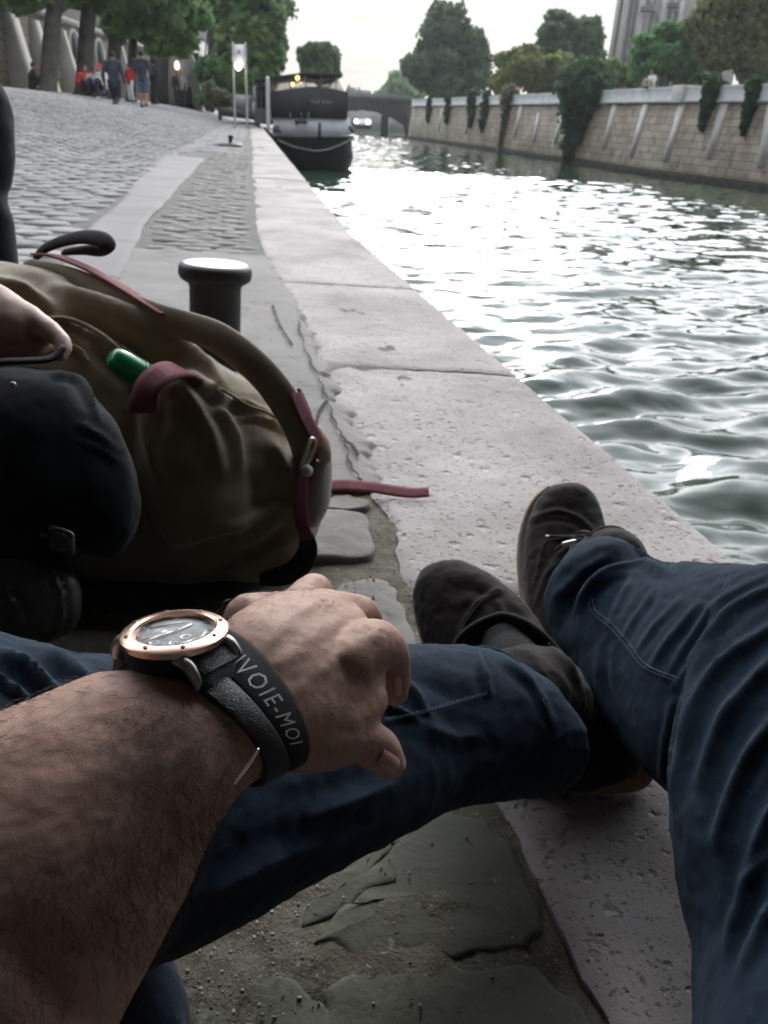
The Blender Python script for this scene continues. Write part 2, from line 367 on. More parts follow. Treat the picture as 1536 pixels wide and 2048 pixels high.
m_lime = MAT('pale_limestone', (0.255, 0.228, 0.218), 0.88, (0.41, 0.376, 0.365), 1.9, 9, 0.33, 0.60, third=((0.16, 0.145, 0.135), 120, 0.585, 0.66),  # dark specks put pit shading into the stone colour
             bump=(('noise', 9, 0.3, 0.01), ('holes', 38, 1.0, 0.006), ('holes', 95, 1.0, 0.004), ('holes', 240, 0.8, 0.002), ('noise', 420, 0.5, 0.0014)), spec=.25)
m_lime_far = MAT('pale_coping', (0.38, 0.36, 0.35), 0.72, (0.52, 0.49, 0.48), 1.1, 6, 0.3, 0.7, bump=(('noise', 14, 0.4, 0.01), ('noise', 90, 0.3, 0.003)))
m_conc = MAT('grey_concrete', (0.150, 0.138, 0.130), 0.85, (0.215, 0.198, 0.188), 2.2, 7, 0.3, 0.7, third=((0.11, 0.10, 0.098), 7, 0.56, 0.72), bump=(('noise', 12, 0.3, 0.008), ('noise', 70, 0.45, 0.004), ('holes', 60, .5, .003), ('noise', 300, 0.4, 0.0015)))
m_crack = MAT('dirt_filled_crack', (.05, .045, .04), .95)
m_dirt = MAT('gritty_dirt', (0.085, 0.075, 0.055), 0.95, (0.14, 0.126, 0.098), 26, 8, 0.35, 0.65, third=((0.30, 0.28, 0.25), 170, 0.62, 0.70), bump=(('noise', 60, 0.6, 0.008), ('noise', 260, 0.8, 0.003)))
m_cob = MAT('worn_cobble', (0.175, 0.168, 0.165), 0.85, (0.32, 0.31, 0.305), 1.7, 6, 0.3, 0.7, third=((0.14, 0.138, 0.14), 6.5, 0.55, 0.68), spec=.3, bump=(('noise', 24, 0.35, 0.008), ('noise', 120, 0.3, 0.002)))
m_joint = MAT('joint_grit', (0.075, 0.072, 0.068), 0.95, (0.14, 0.133, 0.125), 14, 5, bump=(('noise', 80, 0.6, 0.004),))
m_band = MAT('smooth_kerb_slab', (0.15, 0.141, 0.14), 0.85, (0.21, 0.197, 0.195), 1.5, 6, 0.3, 0.7, bump=(('noise', 40, 0.25, 0.003),))
m_stone = MAT('flat_paving_block', (0.13, 0.122, 0.113), 0.85, (0.23, 0.213, 0.2), 7, 6, 0.3, 0.7, bump=(('noise', 25, 0.45, 0.008), ('noise', 140, 0.4, 0.002)))
m_moss = MAT('greenish_paving_stone', (0.074, 0.074, 0.058), 0.92, (0.118, 0.116, 0.094), 9, 6, 0.3, 0.7, bump=(('noise', 30, 0.4, 0.007), ('noise', 160, 0.4, 0.002)))
m_quaywall = MAT('wet_quay_wall', (0.20, 0.19, 0.17), 0.8, (0.30, 0.28, 0.25), 3, 5, bump=(('noise', 20, 0.5, 0.01),))

# left edge of the coping, broken and irregular near the camera
CBpx = [(565, 566), (590, 612), (612, 650), (632, 690), (640, 722), (664, 770), (668, 800), (694, 815), (700, 845), (722, 880), (740, 925), (736, 955), (752, 1000), (790, 1040), (800, 1072), (788, 1094), (815, 1160), (842, 1215),
        (880, 1300), (935, 1440), (1020, 1640), (1100, 1800), (1175, 1950), (1225, 2048), (1330, 2250)]
CBw = np.array([gnd(*p)[:2] for p in CBpx]); CBw = CBw[np.argsort(CBw[:, 1])]
def CBX(y):
    y = np.asarray(y, float); near = np.interp(y, CBw[:, 1], CBw[:, 0])
    jit = 0.006 * perlin(np.c_[y.ravel() * 22, np.zeros(y.size), np.zeros(y.size) + 3.3]).reshape(y.shape) + 0.003 * perlin(np.c_[y.ravel() * 70, np.zeros(y.size), np.zeros(y.size) + 8.3]).reshape(y.shape)
    far = EX(y) - 0.565 + 0.01 * np.sin(y * 1.3)
    t = sstep(3.1, 3.6, y); low = EX(y) - 0.60; b = sstep(0.0, 0.15, y)
    return (near * b + low * (1 - b) + jit) * (1 - t) + far * t

def strip_grid(y0, y1, fx0, fx1, ny, nx, zf, joint=None):
    y = np.linspace(y0, y1, ny); u = np.linspace(0, 1, nx); Y = np.repeat(y[:, None], nx, 1)
    X = fx0(y)[:, None] * (1 - u) + fx1(y)[:, None] * u
    Z = zf(X, Y, u[None, :] + 0 * Y); V = np.stack([X, Y, Z], -1).reshape(-1, 3)
    return V, [tuple(f) for f in grid_faces(ny, nx, False)]

# coping slabs: one mesh, open joints between the stones
parts = []; joints = [-5.4, -4.2, -3.0, -1.9, -0.75, 0.30, 1.02, 2.18, 3.36, 4.75, 6.2, 7.45, 9.0, 10.6, 12.3] + list(np.arange(14, 62, 1.55)) + [70, 90, 120, 160, 220]
for k in range(len(joints) - 1):
    a, b = joints[k], joints[k + 1]; g = 0.004 if b < 8 else 0.008
    near = -0.8 < b < 7; ny, nx = (int((b - a) / 0.012), 56) if near and b < 4.8 else (16, 12)
    zt = rng.uniform(-0.003, 0.003)
    def zf(X, Y, U, a=a, b=b, zt=zt, near=near):
        e = np.minimum(np.minimum(Y - a, b - Y), 0.05); er = np.minimum((U) * 0.56, 0.05); ed = np.minimum((1 - U) * 0.56, 0.05)
        z = zt - 0.008 * np.exp(-e / 0.007) - 0.010 * np.exp(-ed / 0.012) - 0.006 * np.exp(-er / 0.01)
        p = np.c_[X.ravel(), Y.ravel(), np.zeros(X.size)]
        z = z + (0.004 * fbm(p * 3.1, 3) + (0.0016 * fbm(p * 24 + 5, 3) if near else 0)).reshape(X.shape)
        if near:
            q = perlin(p * np.array([14, 22, 1.0]) + 9.1).reshape(X.shape); z = z - 0.003 * sstep(0.5, 0.95, q) * sstep(-0.1, 0.5, perlin(p * 2.3 + 4).reshape(X.shape))
        return z
    sl = strip_grid(a + g, b - g, CBX, EX, ny, nx, zf)
    parts.append(sl)
    V = sl[0].reshape(ny, nx, 3)
    for side, sel in (('r', V[:, -1]), ('f', V[0]), ('b', V[-1]), ('l', V[:, 0])):
        lo = sel.copy(); lo[:, 2] = -0.45 if side == 'r' else -0.035
        vv = np.vstack([sel, lo]); n = len(sel); parts.append((vv, [(i, i + 1, n + i + 1, n + i) for i in range(n - 1)]))
coping = struct('quay_coping', join(*parts), m_lime)
for hx, hy, hd in ():
    pass
# body of the quay below the coping
y = np.array(list(np.linspace(-8, 60, 60)) + [120, 220.]); V = []
for yy in y:
    e = float(EX(yy)); V += [(e - 0.015, yy, -0.44), (e - 0.02, yy, -3.5)]
V = np.array(V); n = len(y)
struct('quay_face', (V, [(2 * i, 2 * i + 1, 2 * i + 3, 2 * i + 2) for i in range(n - 1)]), m_quaywall)

# dirt bed under everything on the bank (reaches the far end of the quay and the back of the scene)
ys = np.concatenate([np.linspace(-12, 0, 14)[:-1], np.linspace(0, 2.4, 120)[:-1], np.linspace(2.4, 12, 60)[:-1], np.linspace(12, 60, 80)[:-1], np.linspace(60, 260, 30)])
ss = np.concatenate([[0.30], np.linspace(0.34, 1.6, 66), np.linspace(1.7, 6, 26), np.linspace(6.4, 16, 24), np.linspace(18, 60, 10), [120, 300]])
Y = np.repeat(ys[:, None], len(ss), 1); X = EX(Y) - ss[None]
p = np.c_[X.ravel(), Y.ravel(), np.zeros(X.size)]
Z = GZ(X, Y) - 0.004 - 0.018 * (Y < 2) + (0.006 * fbm(p * 9, 4)).reshape(X.shape) * (Y < 3)
struct('ground', (np.stack([X, Y, Z], -1).reshape(-1, 3), [tuple(f) for f in grid_faces(len(ys), len(ss), False)]), m_joint)
# concrete strip and gritty dirt beside the broken coping edge
def zc(X, Y, U):
    p = np.c_[X.ravel(), Y.ravel(), np.zeros(X.size)]; return 0.006 + (0.003 * fbm(p * 4, 3) + 0.0006 * fbm(p * 40, 2)).reshape(X.shape) - 0.012 * np.exp(-(1 - U) * 0.6 / 0.008)
struct('concrete_strip', strip_grid(1.36, 3.95, lambda y: EX(y) - 1.205 + 0.003 * np.sin(y * 9), lambda y: CBX(y) + 0.014 + 0.030 * perlin(np.c_[y * 11, 0 * y, 0 * y + 1.7]) + 0.012 * perlin(np.c_[y * 37, 0 * y, 0 * y + 4.7]), 420, 50, zc), m_conc)
for nm, pl in (('a', [(596, 640), (612, 700), (640, 760), (655, 800), (672, 850), (690, 880), (700, 925), (722, 960)]), ('b', [(655, 800), (640, 820), (632, 850)]), ('c', [(690, 880), (705, 890), (716, 910)]), ('d', [(545, 610), (560, 650), (585, 690)])):
    q = np.array([gnd(x + 3 * math.sin(i * 2.1), y, .0125) for i, (x, y) in enumerate(catmull(pl, 40))]); q[:, 2] = .0125 + .003 * fbm(np.c_[q[:, :2] * 4, np.zeros(len(q))], 3); struct('concrete_crack', ribbon(q, .0035 + .002 * np.sin(np.arange(40)), .002, (0, 0, 1.0), 60), m_crack)
def zd(X, Y, U):
    p = np.c_[X.ravel(), Y.ravel(), np.zeros(X.size)]; return -0.010 + (0.006 * fbm(p * 8, 4) + 0.002 * fbm(p * 60, 3)).reshape(X.shape)
struct('dirt_strip', strip_grid(-0.7, 1.42, lambda y: EX(y) - 2.6, lambda y: CBX(y) + 0.01, 220, 150, zd), m_dirt)
# flat stones bedded in the dirt
def slab_px(poly, z=0.004, h=0.03, r=0.4, wob=0.004, seed=0):
    P = np.array([gnd(*q)[:2] for q in poly]); c = P.mean(0); P = catmull(P, 44, True)
    P = P + wob * np.c_[perlin(np.c_[P * 40, np.full(44, seed)]), perlin(np.c_[P * 40, np.full(44, seed + 5.)])]
    Rg = []
    for k, dz in ((1.0, -h), (1.0, -0.006), (0.97, -0.001), (0.9, 0.0), (0.6, 0.0), (0.3, 0.0)):
        q = c + (P - c) * k; zz = z + dz + 0.004 * fbm(np.c_[q * 14, np.full(44, seed)], 3) * (dz > -0.004); Rg.append(np.c_[q, zz])
    return rings(np.array(Rg))
blk = slab_px([(575, 1040), (600, 1026), (680, 1022), (728, 1032), (742, 1070), (745, 1108), (690, 1118), (590, 1116), (560, 1080)], 0.006, seed=1)
rough = join(slab_px([(672, 1170), (730, 1152), (780, 1158), (800, 1200), (836, 1290), (760, 1300), (700, 1235)], -0.005, wob=0.006, seed=2), slab_px([(640, 1000), (690, 985), (740, 1000), (720, 1014), (660, 1015)], -0.003, wob=0.01, seed=3))
struct('paving_block', blk, m_stone); struct('rough_paving', rough, m_stone)
green = join(slab_px([(640, 1850), (720, 1765), (800, 1660), (900, 1610), (1005, 1650), (1085, 1800), (1055, 1880), (860, 1905), (700, 1905)], -0.0075, wob=0.014, seed=9),
             slab_px([(640, 1985), (760, 1930), (1060, 1920), (1135, 1965), (1210, 2110), (900, 2260), (650, 2200)], -0.0065, wob=0.012, seed=10),
             slab_px([(380, 2010), (470, 1945), (560, 1938), (640, 1990), (700, 2080), (560, 2160), (380, 2120)], -0.006, wob=0.014, seed=4),
             slab_px([(600, 1800), (690, 1740), (760, 1660), (840, 1640), (800, 1720), (720, 1790), (640, 1830)], -0.008, wob=0.016, seed=5))
struct('sunken_paving', green, m_moss)
# loose grit
bm = bmesh.new(); pebs = []
ico = bmesh.new(); bmesh.ops.create_icosphere(ico, subdivisions=1, radius=1.0); IV = np.array([v.co[:] for v in ico.verts]); IF = [tuple(v.index for v in f.verts) for f in ico.faces]; ico.free(); bm.free()
for k in range(7000):
    if k < 4800: px_, py_ = rng.uniform(330, 1150), rng.uniform(1600, 2100)
    else: px_, py_ = rng.uniform(560, 850), rng.uniform(985, 1310)
    g = gnd(px_, py_)
    if k < 4800 and px_ > 640 and rng.rand() < .85: continue
    if g[0] > float(CBX(np.array([g[1]]))[0]) - 0.004: continue
    r = 0.0004 + 0.0020 * rng.rand() ** 9; s3 = rng.uniform(0.45, 1.3, 3) * r
    v = IV * s3 + (g[0], g[1], -0.006 + r * 0.4 + 0.006 * fbm(np.array([[g[0] * 8, g[1] * 8, 0]]), 3)[0]); pebs.append((v, IF))
m_peb = MAT('pale_grit', (0.17, 0.155, 0.13), 0.8, (0.36, 0.34, 0.31), 60, 2, 0.4, 0.65)
tag(mk('grit', join(*pebs), m_peb), kind='stuff')
# kerb band of long smooth slabs between cobbles and cobbles
parts = []; yb = [2.35, 3.2, 4.15, 5.2, 6.35, 7.6, 8.9, 10.3, 11.9]
for a, b in zip(yb[:-1], yb[1:]):
    parts.append(strip_grid(a + 0.006, b - 0.006, lambda y: EX(y) - np.interp(y, [2, 5, 7.6, 12.4], [1.46, 1.49, 1.6, 1.8]) - 0.02 * np.sin(y * 1.8), lambda y: EX(y) - 1.21 + 0.006 * np.sin(y * 2.3) + 0.005 * np.sin(y * 9), 30, 14, lambda X, Y, U: 0.012 + GZ(X, Y) - 0.012 * np.exp(-np.minimum(U, 1 - U) * 0.5 / 0.01) + 0.002 * np.sin(X * 9 + Y * 4)))
struct('kerb_slabs', join(*parts), m_band)
# cobblestones
def cobbles(cx, cy, sx, sy, cz, rot, h):
    n = len(cx); th = np.linspace(0, 2 * math.pi, 8, endpoint=False) + math.pi / 8
    ux = np.sign(np.cos(th)) * np.abs(np.cos(th)) ** 0.55; uy = np.sign(np.sin(th)) * np.abs(np.sin(th)) ** 0.55
    lv = [(1.0, -0.05), (0.98, -0.006), (0.88, -0.0008), (0.5, 0.0012)]
    V = np.zeros((n, 33, 3))
    for k, (q, dz) in enumerate(lv):
        jx = 1 + rng.uniform(-.07, .07, (n, 8)); 
        X = sx[:, None] * 0.5 * q * ux * jx; Yy = sy[:, None] * 0.5 * q * uy * jx
        c, s = np.cos(rot)[:, None], np.sin(rot)[:, None]
        V[:, k * 8:k * 8 + 8, 0] = cx[:, None] + X * c - Yy * s; V[:, k * 8:k * 8 + 8, 1] = cy[:, None] + X * s + Yy * c
        V[:, k * 8:k * 8 + 8, 2] = cz[:, None] + (dz * h[:, None] if k else dz)
    V[:, 32] = np.c_[cx, cy, cz + 0.004 * h]
    F = []
    base = []
    for k in range(3):
        for j in range(8): base.append((k * 8 + j, k * 8 + (j + 1) % 8, (k + 1) * 8 + (j + 1) % 8, (k + 1) * 8 + j))
    F4 = (np.array(base)[None] + (np.arange(n) * 33)[:, None, None]).reshape(-1, 4)
    b3 = np.array([(24 + j, 24 + (j + 1) % 8, 32) for j in range(8)]); F3 = (b3[None] + (np.arange(n) * 33)[:, None, None]).reshape(-1, 3)
    return V.reshape(-1, 3), [tuple(f) for f in F4] + [tuple(f) for f in F3]
def lay(y0, y1, s0, s1f, sx, sy, zoff, tilt=0.0, jit=0.012):
    cx, cy = [], []
    yv = y0; k = 0
    while yv < y1:
        e = float(EX(yv)); sm = s1f(yv); n = int((sm - s0) / sx)
        if n > 0:
            s = s0 + (np.arange(n) + 0.5 + (0.5 if k % 2 else 0) * 0.9) * sx; s = s[s < sm]
            cx += list(e - s + rng.uniform(-jit, jit, len(s))); cy += list(yv + rng.uniform(-jit, jit, len(s)) + tilt * s)
        yv += sy; k += 1
    cx = np.array(cx); cy = np.array(cy); n = len(cx)
    return cobbles(cx, cy, sx * rng.uniform(0.84, 1.0, n), sy * rng.uniform(0.84, 0.99, n), GZ(cx, cy) + zoff + rng.uniform(-0.006, 0.004, n), rng.uniform(-.13, .13, n) - 0.2, rng.uniform(.8, 2.4, n))
struct('cobblestones', lay(2.2, 46, 1.52, lambda y: np.clip(0.62 * y + 2.6 - 0.18 * y, 2.2, 19), 0.25, 0.19, 0.010, jit=.03), m_cob)
struct('quay_cobbles', lay(13.95, 48, 0.62, lambda y: 1.78, 0.25, 0.19, 0.006, jit=.03), m_cob)
struct('cobble_strip', lay(3.95, 14.0, 0.60, lambda y: 1.22, 0.165, 0.125, 0.003, jit=0.022), m_stone)
struct('paved_quay', strip_grid(47.8, 220, lambda y: EX(y) - 1.80, lambda y: EX(y) - 0.59, 60, 6, lambda X, Y, U: 0.004 + GZ(X, Y)), m_cob)
struct('cobble_bank', strip_grid(45.5, 240, lambda y: EX(y) - 22, lambda y: EX(y) - 1.78, 60, 20, lambda X, Y, U: 0.012 + GZ(X, Y)), m_cob)

# ---------------------------------------------------------------- water
m_water = bpy.data.materials.new('river_water'); m_water.use_nodes = True
t = m_water.node_tree; b = t.nodes['Principled BSDF']; b.inputs['Base Color'].default_value = (0.026, 0.042, 0.028, 1); b.inputs['Roughness'].default_value = 0.03; b.inputs['IOR'].default_value = 1.333
geo = t.nodes.new('ShaderNodeNewGeometry'); mp = t.nodes.new('ShaderNodeMapping'); t.links.new(geo.outputs['Position'], mp.inputs[0]); mp.inputs['Scale'].default_value = (0.75, 1.3, 1.0); mp.inputs['Rotation'].default_value = (0, 0, 0.25)
prev = None
for sc, stg, dst in ((1.1, 0.45, 0.14), (4.0, 0.12, 0.03)):
    n = N(t, 'ShaderNodeTexNoise', i_Scale=sc, i_Detail=3.0, i_Roughness=0.5, i_Distortion=0.4); t.links.new(mp.outputs[0], n.inputs['Vector'])
    sy_ = t.nodes.new('ShaderNodeSeparateXYZ'); t.links.new(geo.outputs['Position'], sy_.inputs[0]); fd = N(t, 'ShaderNodeMapRange'); t.links.new(sy_.outputs[1], fd.inputs[0]); fd.inputs[1].default_value = 8; fd.inputs[2].default_value = 35; fd.inputs[3].default_value = stg; fd.inputs[4].default_value = stg * .15
    bp = N(t, 'ShaderNodeBump', i_Strength=stg, i_Distance=dst); t.links.new(fd.outputs[0], bp.inputs['Strength']); t.links.new(n.outputs[0], bp.inputs['Height'])
    if prev: t.links.new(prev, bp.inputs['Normal'])
    prev = bp.outputs[0]
t.links.new(prev, b.inputs['Normal'])
ys = np.concatenate([np.linspace(-30, 1.5, 30)[:-1], np.arange(1.5, 14, 0.045), np.arange(14, 40, 0.11), np.arange(40, 120, 0.32), [125, 140, 170, 210, 300, 500]])
us = np.concatenate([np.arange(0, 9, 0.06), np.arange(9, 24, 0.2), [26, 32, 50, 80]])
Y = np.repeat(ys[:, None], len(us), 1); X = EX(Y) - 0.02 + us[None]
p = np.c_[X.ravel(), Y.ravel(), np.zeros(X.size)]
ca, sa = math.cos(0.25), math.sin(0.25); q = np.c_[p[:, 0] * ca + p[:, 1] * sa, -p[:, 0] * sa + p[:, 1] * ca, p[:, 2]]
wob = 0.35 * perlin(q * 0.7)[:, None]
hgt = 0.050 * perlin(q * np.array([0.75, 1.7, 1]) + wob) + 0.042 * perlin(q * np.array([1.5, 3.4, 1]) + 2 * wob + 7) + 0.008 * perlin(q * np.array([4.5, 8.0, 1]) + 3)
fade = np.interp(p[:, 1], [0, 5, 9, 16, 45, 120], [2.0, 2.0, 1.4, 1.0, 1.0, 1.0])
struct('river', (np.c_[p[:, :2], ZW + hgt * fade], [tuple(f) for f in grid_faces(len(ys), len(us), False)]), m_water)
# ================================================================== far things
rng = np.random.RandomState(5)
m_wallstone = MAT('weathered_quay_stone', (0.225, 0.192, 0.150), 0.9, (0.33, 0.30, 0.262), 0.55, 9, 0.38, 0.62, third=((0.14, 0.115, 0.09), 1.9, 0.52, 0.72), brick=(.95, .36, .03), bump=(('noise', 6, 0.5, 0.03),))
m_parapet = MAT('pale_parapet_stone', (0.40, 0.41, 0.43), 0.85, (0.52, 0.52, 0.52), 1.2, 6, bump=(('noise', 5, 0.4, 0.02),))
m_rib = MAT('pale_pilaster_stone', (0.58, 0.565, 0.55), 0.8, (0.47, 0.45, 0.43), 2.0, 6, bump=(('noise', 8, 0.4, 0.02),))
m_weed = MAT('dark_waterline_weed', (0.022, 0.022, 0.017), 0.9, (0.045, 0.043, 0.034), 3, 4, spec=.1)
m_leaf = {}
def leafmat(n, c, c2, sc=0.8):
    m_leaf[n] = MAT('leaf_' + n, tuple(f * q for f, q in zip((1.6, 1.85, 1.45), c)), 0.6, tuple(f * q for f, q in zip((1.7, 1.9, 1.45), c2)), sc, 4, 0.36, 0.64, spec=0.25, leaf=.4); return m_leaf[n]
leafmat('dark', (0.045, 0.062, 0.045), (0.085, 0.11, 0.07)); leafmat('green', (0.05, 0.105, 0.06), (0.10, 0.165, 0.085)); leafmat('olive', (0.095, 0.105, 0.045), (0.15, 0.15, 0.07))
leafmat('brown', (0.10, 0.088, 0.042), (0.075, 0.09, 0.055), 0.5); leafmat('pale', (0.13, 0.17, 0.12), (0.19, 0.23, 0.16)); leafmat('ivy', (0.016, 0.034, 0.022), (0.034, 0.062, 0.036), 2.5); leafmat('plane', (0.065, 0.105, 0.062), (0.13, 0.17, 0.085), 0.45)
leafmat('dry', (0.085, 0.075, 0.062), (0.13, 0.115, 0.095), 2)
m_bark = MAT('dark_bark', (0.05, 0.045, 0.04), 0.9, (0.095, 0.088, 0.078), 3, 5, bump=(('noise', 12, 0.8, 0.04),))

def leaves(blobs, n, size, seed, core=0.55, gap=-0.24):
    """leaf-clump faces in a set of ellipsoids (centre, radii); most of them towards the outside of each"""
    r = np.random.RandomState(seed); vol = np.array([b[1][0] * b[1][1] * b[1][2] for b in blobs]) ** 0.8; cnt = np.maximum((n * vol / vol.sum()).astype(int), 8)
    C, NN = [], []
    for (c, rad), k in zip(blobs, cnt):
        d = nrm(r.normal(size=(k, 3))); q = core + (1.02 - core) * r.rand(k) ** 0.55 + .22 * r.rand(k) ** 5
        q = q * (1 + 0.34 * perlin(d * 2.3 + seed + np.asarray(c) * 0.31)); C.append(np.asarray(c) + d * q[:, None] * np.asarray(rad)); NN.append(nrm(d / np.asarray(rad)))
    C = np.vstack(C); NN = nrm(np.vstack(NN) + r.normal(size=C.shape) * 0.75); m = len(C)
    keep = perlin(C * (0.55 / max(size, 0.05)) * 0.35 + seed) > gap; C, NN = C[keep], NN[keep]; m = len(C)
    a = nrm(np.cross(NN, r.normal(size=(m, 3)))); b_ = np.cross(NN, a); s = size * r.uniform(0.5, 1.25, m)[:, None]
    k5 = [(-1, -.25), (-.1, -.8), (1, -.1), (.35, .75), (-.6, .6)]
    V = np.stack([C + s * (x * a + y * b_ + 0.18 * NN * (abs(x) - .5)) for x, y in k5], 1).reshape(-1, 3)
    F = [tuple(range(5 * i, 5 * i + 5)) for i in range(m)]
    return V, F
def subblobs(c, rad, k, seed, f=0.45):
    r = np.random.RandomState(seed); out = [(np.asarray(c), np.asarray(rad) * 0.72)]
    for i in range(k):
        d = nrm(r.normal(size=3)); q = r.uniform(.55, .86); s = r.uniform(f * .7, f * 1.2)
        out.append((np.asarray(c) + d * q * np.asarray(rad), np.asarray(rad) * s))
    return out
def pxblob(x, y, d, rx, ry, rd=None):
    k = d / FPX; return (at(x, y, d), np.array([rx * k, (rd or rx) * k, ry * k]))
def tree(name, label, trunk_px, d, blobs, mat, n, size, seed, group=None, nsub=7, cat='tree', trunk_r=0.35, limbs=4):
    base = at(*trunk_px, d); t = thing(name, label, cat, base, group)
    bb = []
    for i, (x, y, rx, ry) in enumerate(blobs):
        c, rad = pxblob(x, y, d, rx, ry); bb += subblobs(c, rad, nsub, seed * 31 + i)
    top = np.mean([b[0] for b in bb], 0); r = np.random.RandomState(seed)
    fork = base * 0.45 + top * 0.55
    tr = [tube([base - (0, 0, 0.3), base * .8 + fork * .2, base * 0.4 + fork * .6, fork, fork * .35 + top * .65], [trunk_r * 1.25, trunk_r, trunk_r * .85, trunk_r * .7, trunk_r * .3], 12)]
    for i in range(limbs):
        e = bb[r.randint(len(bb))][0]; tr.append(tube([fork - (0, 0, trunk_r), fork * .5 + e * .5 + (0, 0, .3), e], [trunk_r * .5, trunk_r * .3, trunk_r * .1], 8, 10))
    mk('trunk', join(*tr), m_bark, t); mk('crown', leaves(bb, n, size, seed), mat, t, smooth=False)
    return t

# ---- right bank: retaining wall along the far side of the arm
def wpt(px, py, z=ZW): return gnd(px, py, z)
WB = np.array([gnd(1720, 418, ZW)[:2], gnd(1536, 384, ZW)[:2], gnd(1313, 353, ZW)[:2], gnd(1159, 329, ZW)[:2], gnd(1006, 306, ZW)[:2], gnd(816, 277, ZW)[:2]])
WB = np.vstack([WB[0] + (WB[0] - WB[1]) * 3, WB])
Wc = catmull(WB, 90)
WD = nrm(np.gradient(Wc, axis=0)); WN = np.c_[WD[:, 1], -WD[:, 0]]; WN = np.where((WN * (-Wc)).sum(1, keepdims=True) > 0, WN, -WN)   # towards the river
def zat(px, py, xy):
    r = ray(px, py); return CP[2] + r[2] / np.hypot(r[0], r[1]) * np.hypot(xy[0], xy[1])
ztop = np.array([zat(px, py, WB[i]) for i, px, py in ((2, 1536, 162), (3, 1313, 171), (4, 1159, 179), (5, 1006, 186.5), (6, 816, 199))])
zcor = np.array([zat(px, py, WB[i]) for i, px, py in ((2, 1536, 194), (3, 1313, 203), (4, 1159, 207), (5, 1006, 210.5), (6, 816, 213))])
ZT, ZC = float(np.median(ztop)), float(np.median(zcor))
print('wall tops', ztop, zcor)
def wall_sweep(prof):
    """prof: (out towards the river, z)"""
    Rg = np.stack([np.c_[Wc + WN * o, np.full(len(Wc), z)] for o, z in prof], 1); return rings(Rg, True)
rw = thing('retaining_wall', 'long pale stone river wall with parapet on the opposite bank', 'wall', (*WB[3], ZW))
mk('masonry', wall_sweep([(0.0, ZW - 1), (0.0, ZW + .35), (-0.30, ZC - .02), (-2.0, ZC - .02), (-2.0, ZW - 1)]), m_wallstone, rw, False)
mk('parapet', wall_sweep([(-0.17, ZC), (-0.16, ZC + .13), (-0.22, ZC + .15), (-0.23, ZT - .1), (-0.21, ZT), (-0.75, ZT), (-0.75, ZC)]), m_parapet, rw, False)
mk('waterline_ledge', wall_sweep([(0.25, ZW - 1), (0.25, ZW + .14), (0.10, ZW + .34), (-.05, ZW + .36), (-.05, ZW - 1)]), m_weed, rw, False)
# where a sight line to a photo point meets the wall face
def on_wall(px, py):
    r = ray(px, py); best = None
    for k in range(len(Wc) - 1):
        A = np.array([[r[0], -(Wc[k + 1] - Wc[k])[0]], [r[1], -(Wc[k + 1] - Wc[k])[1]]])
        try: s, u = np.linalg.solve(A, Wc[k] - CP[:2])
        except Exception: continue
        if s > 0 and -1e-6 <= u <= 1.000001: best = (CP + s * r, WN[k], WD[k]); break
    return best
for (x0, y0, x1, y1, wpx) in [(1036, 210, 1028, 272, 7), (1072, 226, 1066, 285, 6), (1122, 212, 1108, 288, 8), (1222, 206, 1205, 300, 10), (1283, 206, 1262, 312, 11), (1356, 204, 1330, 322, 13), (1440, 204, 1415, 318, 16), (1536, 200, 1520, 335, 18), (1620, 200, 1610, 345, 18), (880, 212, 876, 262, 4), (935, 212, 930, 268, 5)]:
    a, nn, dd = on_wall(x0, y0); c, _, _ = on_wall(x1, y1); wd = wpx / FPX * np.linalg.norm(a[:2]) / max(.2, abs(float(nrm(a[:2]) @ nn))) * .8
    n3 = np.array([nn[0], nn[1], 0]); d3 = np.array([dd[0], dd[1], 0]); a = a.copy(); c = c.copy(); a[:2] = a[:2] + nn * 0.0
    a[2] = min(a[2], ZC - .03); lean = lambda z: -0.30 * np.clip((z - ZW - .35) / (ZC - ZW - .37), 0, 1)
    P = [a - d3 * wd / 2, a + d3 * wd / 2, c + d3 * wd * .4, c - d3 * wd * .4]
    P = [p + n3 * (lean(p[2]) - 0.08) for p in P]
    mk('pilaster', extr(P, n3 * 0.13), m_rib, rw, False)
# lit pier on the parapet
a, nn, dd = on_wall(1352, 186); 
pk = np.array([a[0], a[1], 0]); mk('parapet_pier', box((a[0] - nn[0] * .45, a[1] - nn[1] * .45, (ZT + ZC) / 2 + .02), (.75, 1.1, ZT - ZC + .05), math.atan2(-WD[45][0], WD[45][1]), .03), m_rib, rw, False)
# ground of the garden behind the wall
gv = np.vstack([np.c_[Wc - WN * .7, np.full(len(Wc), ZT - 0.95)], np.c_[Wc - WN * 160, np.full(len(Wc), ZT - 0.95)]]); nW = len(Wc)
struct('garden_terrace', (gv, [(i, i + 1, nW + i + 1, nW + i) for i in range(nW - 1)]), MAT('garden_gravel', (0.16, 0.15, 0.12), 0.9, (0.1, 0.12, 0.07), 0.4, 4), False)

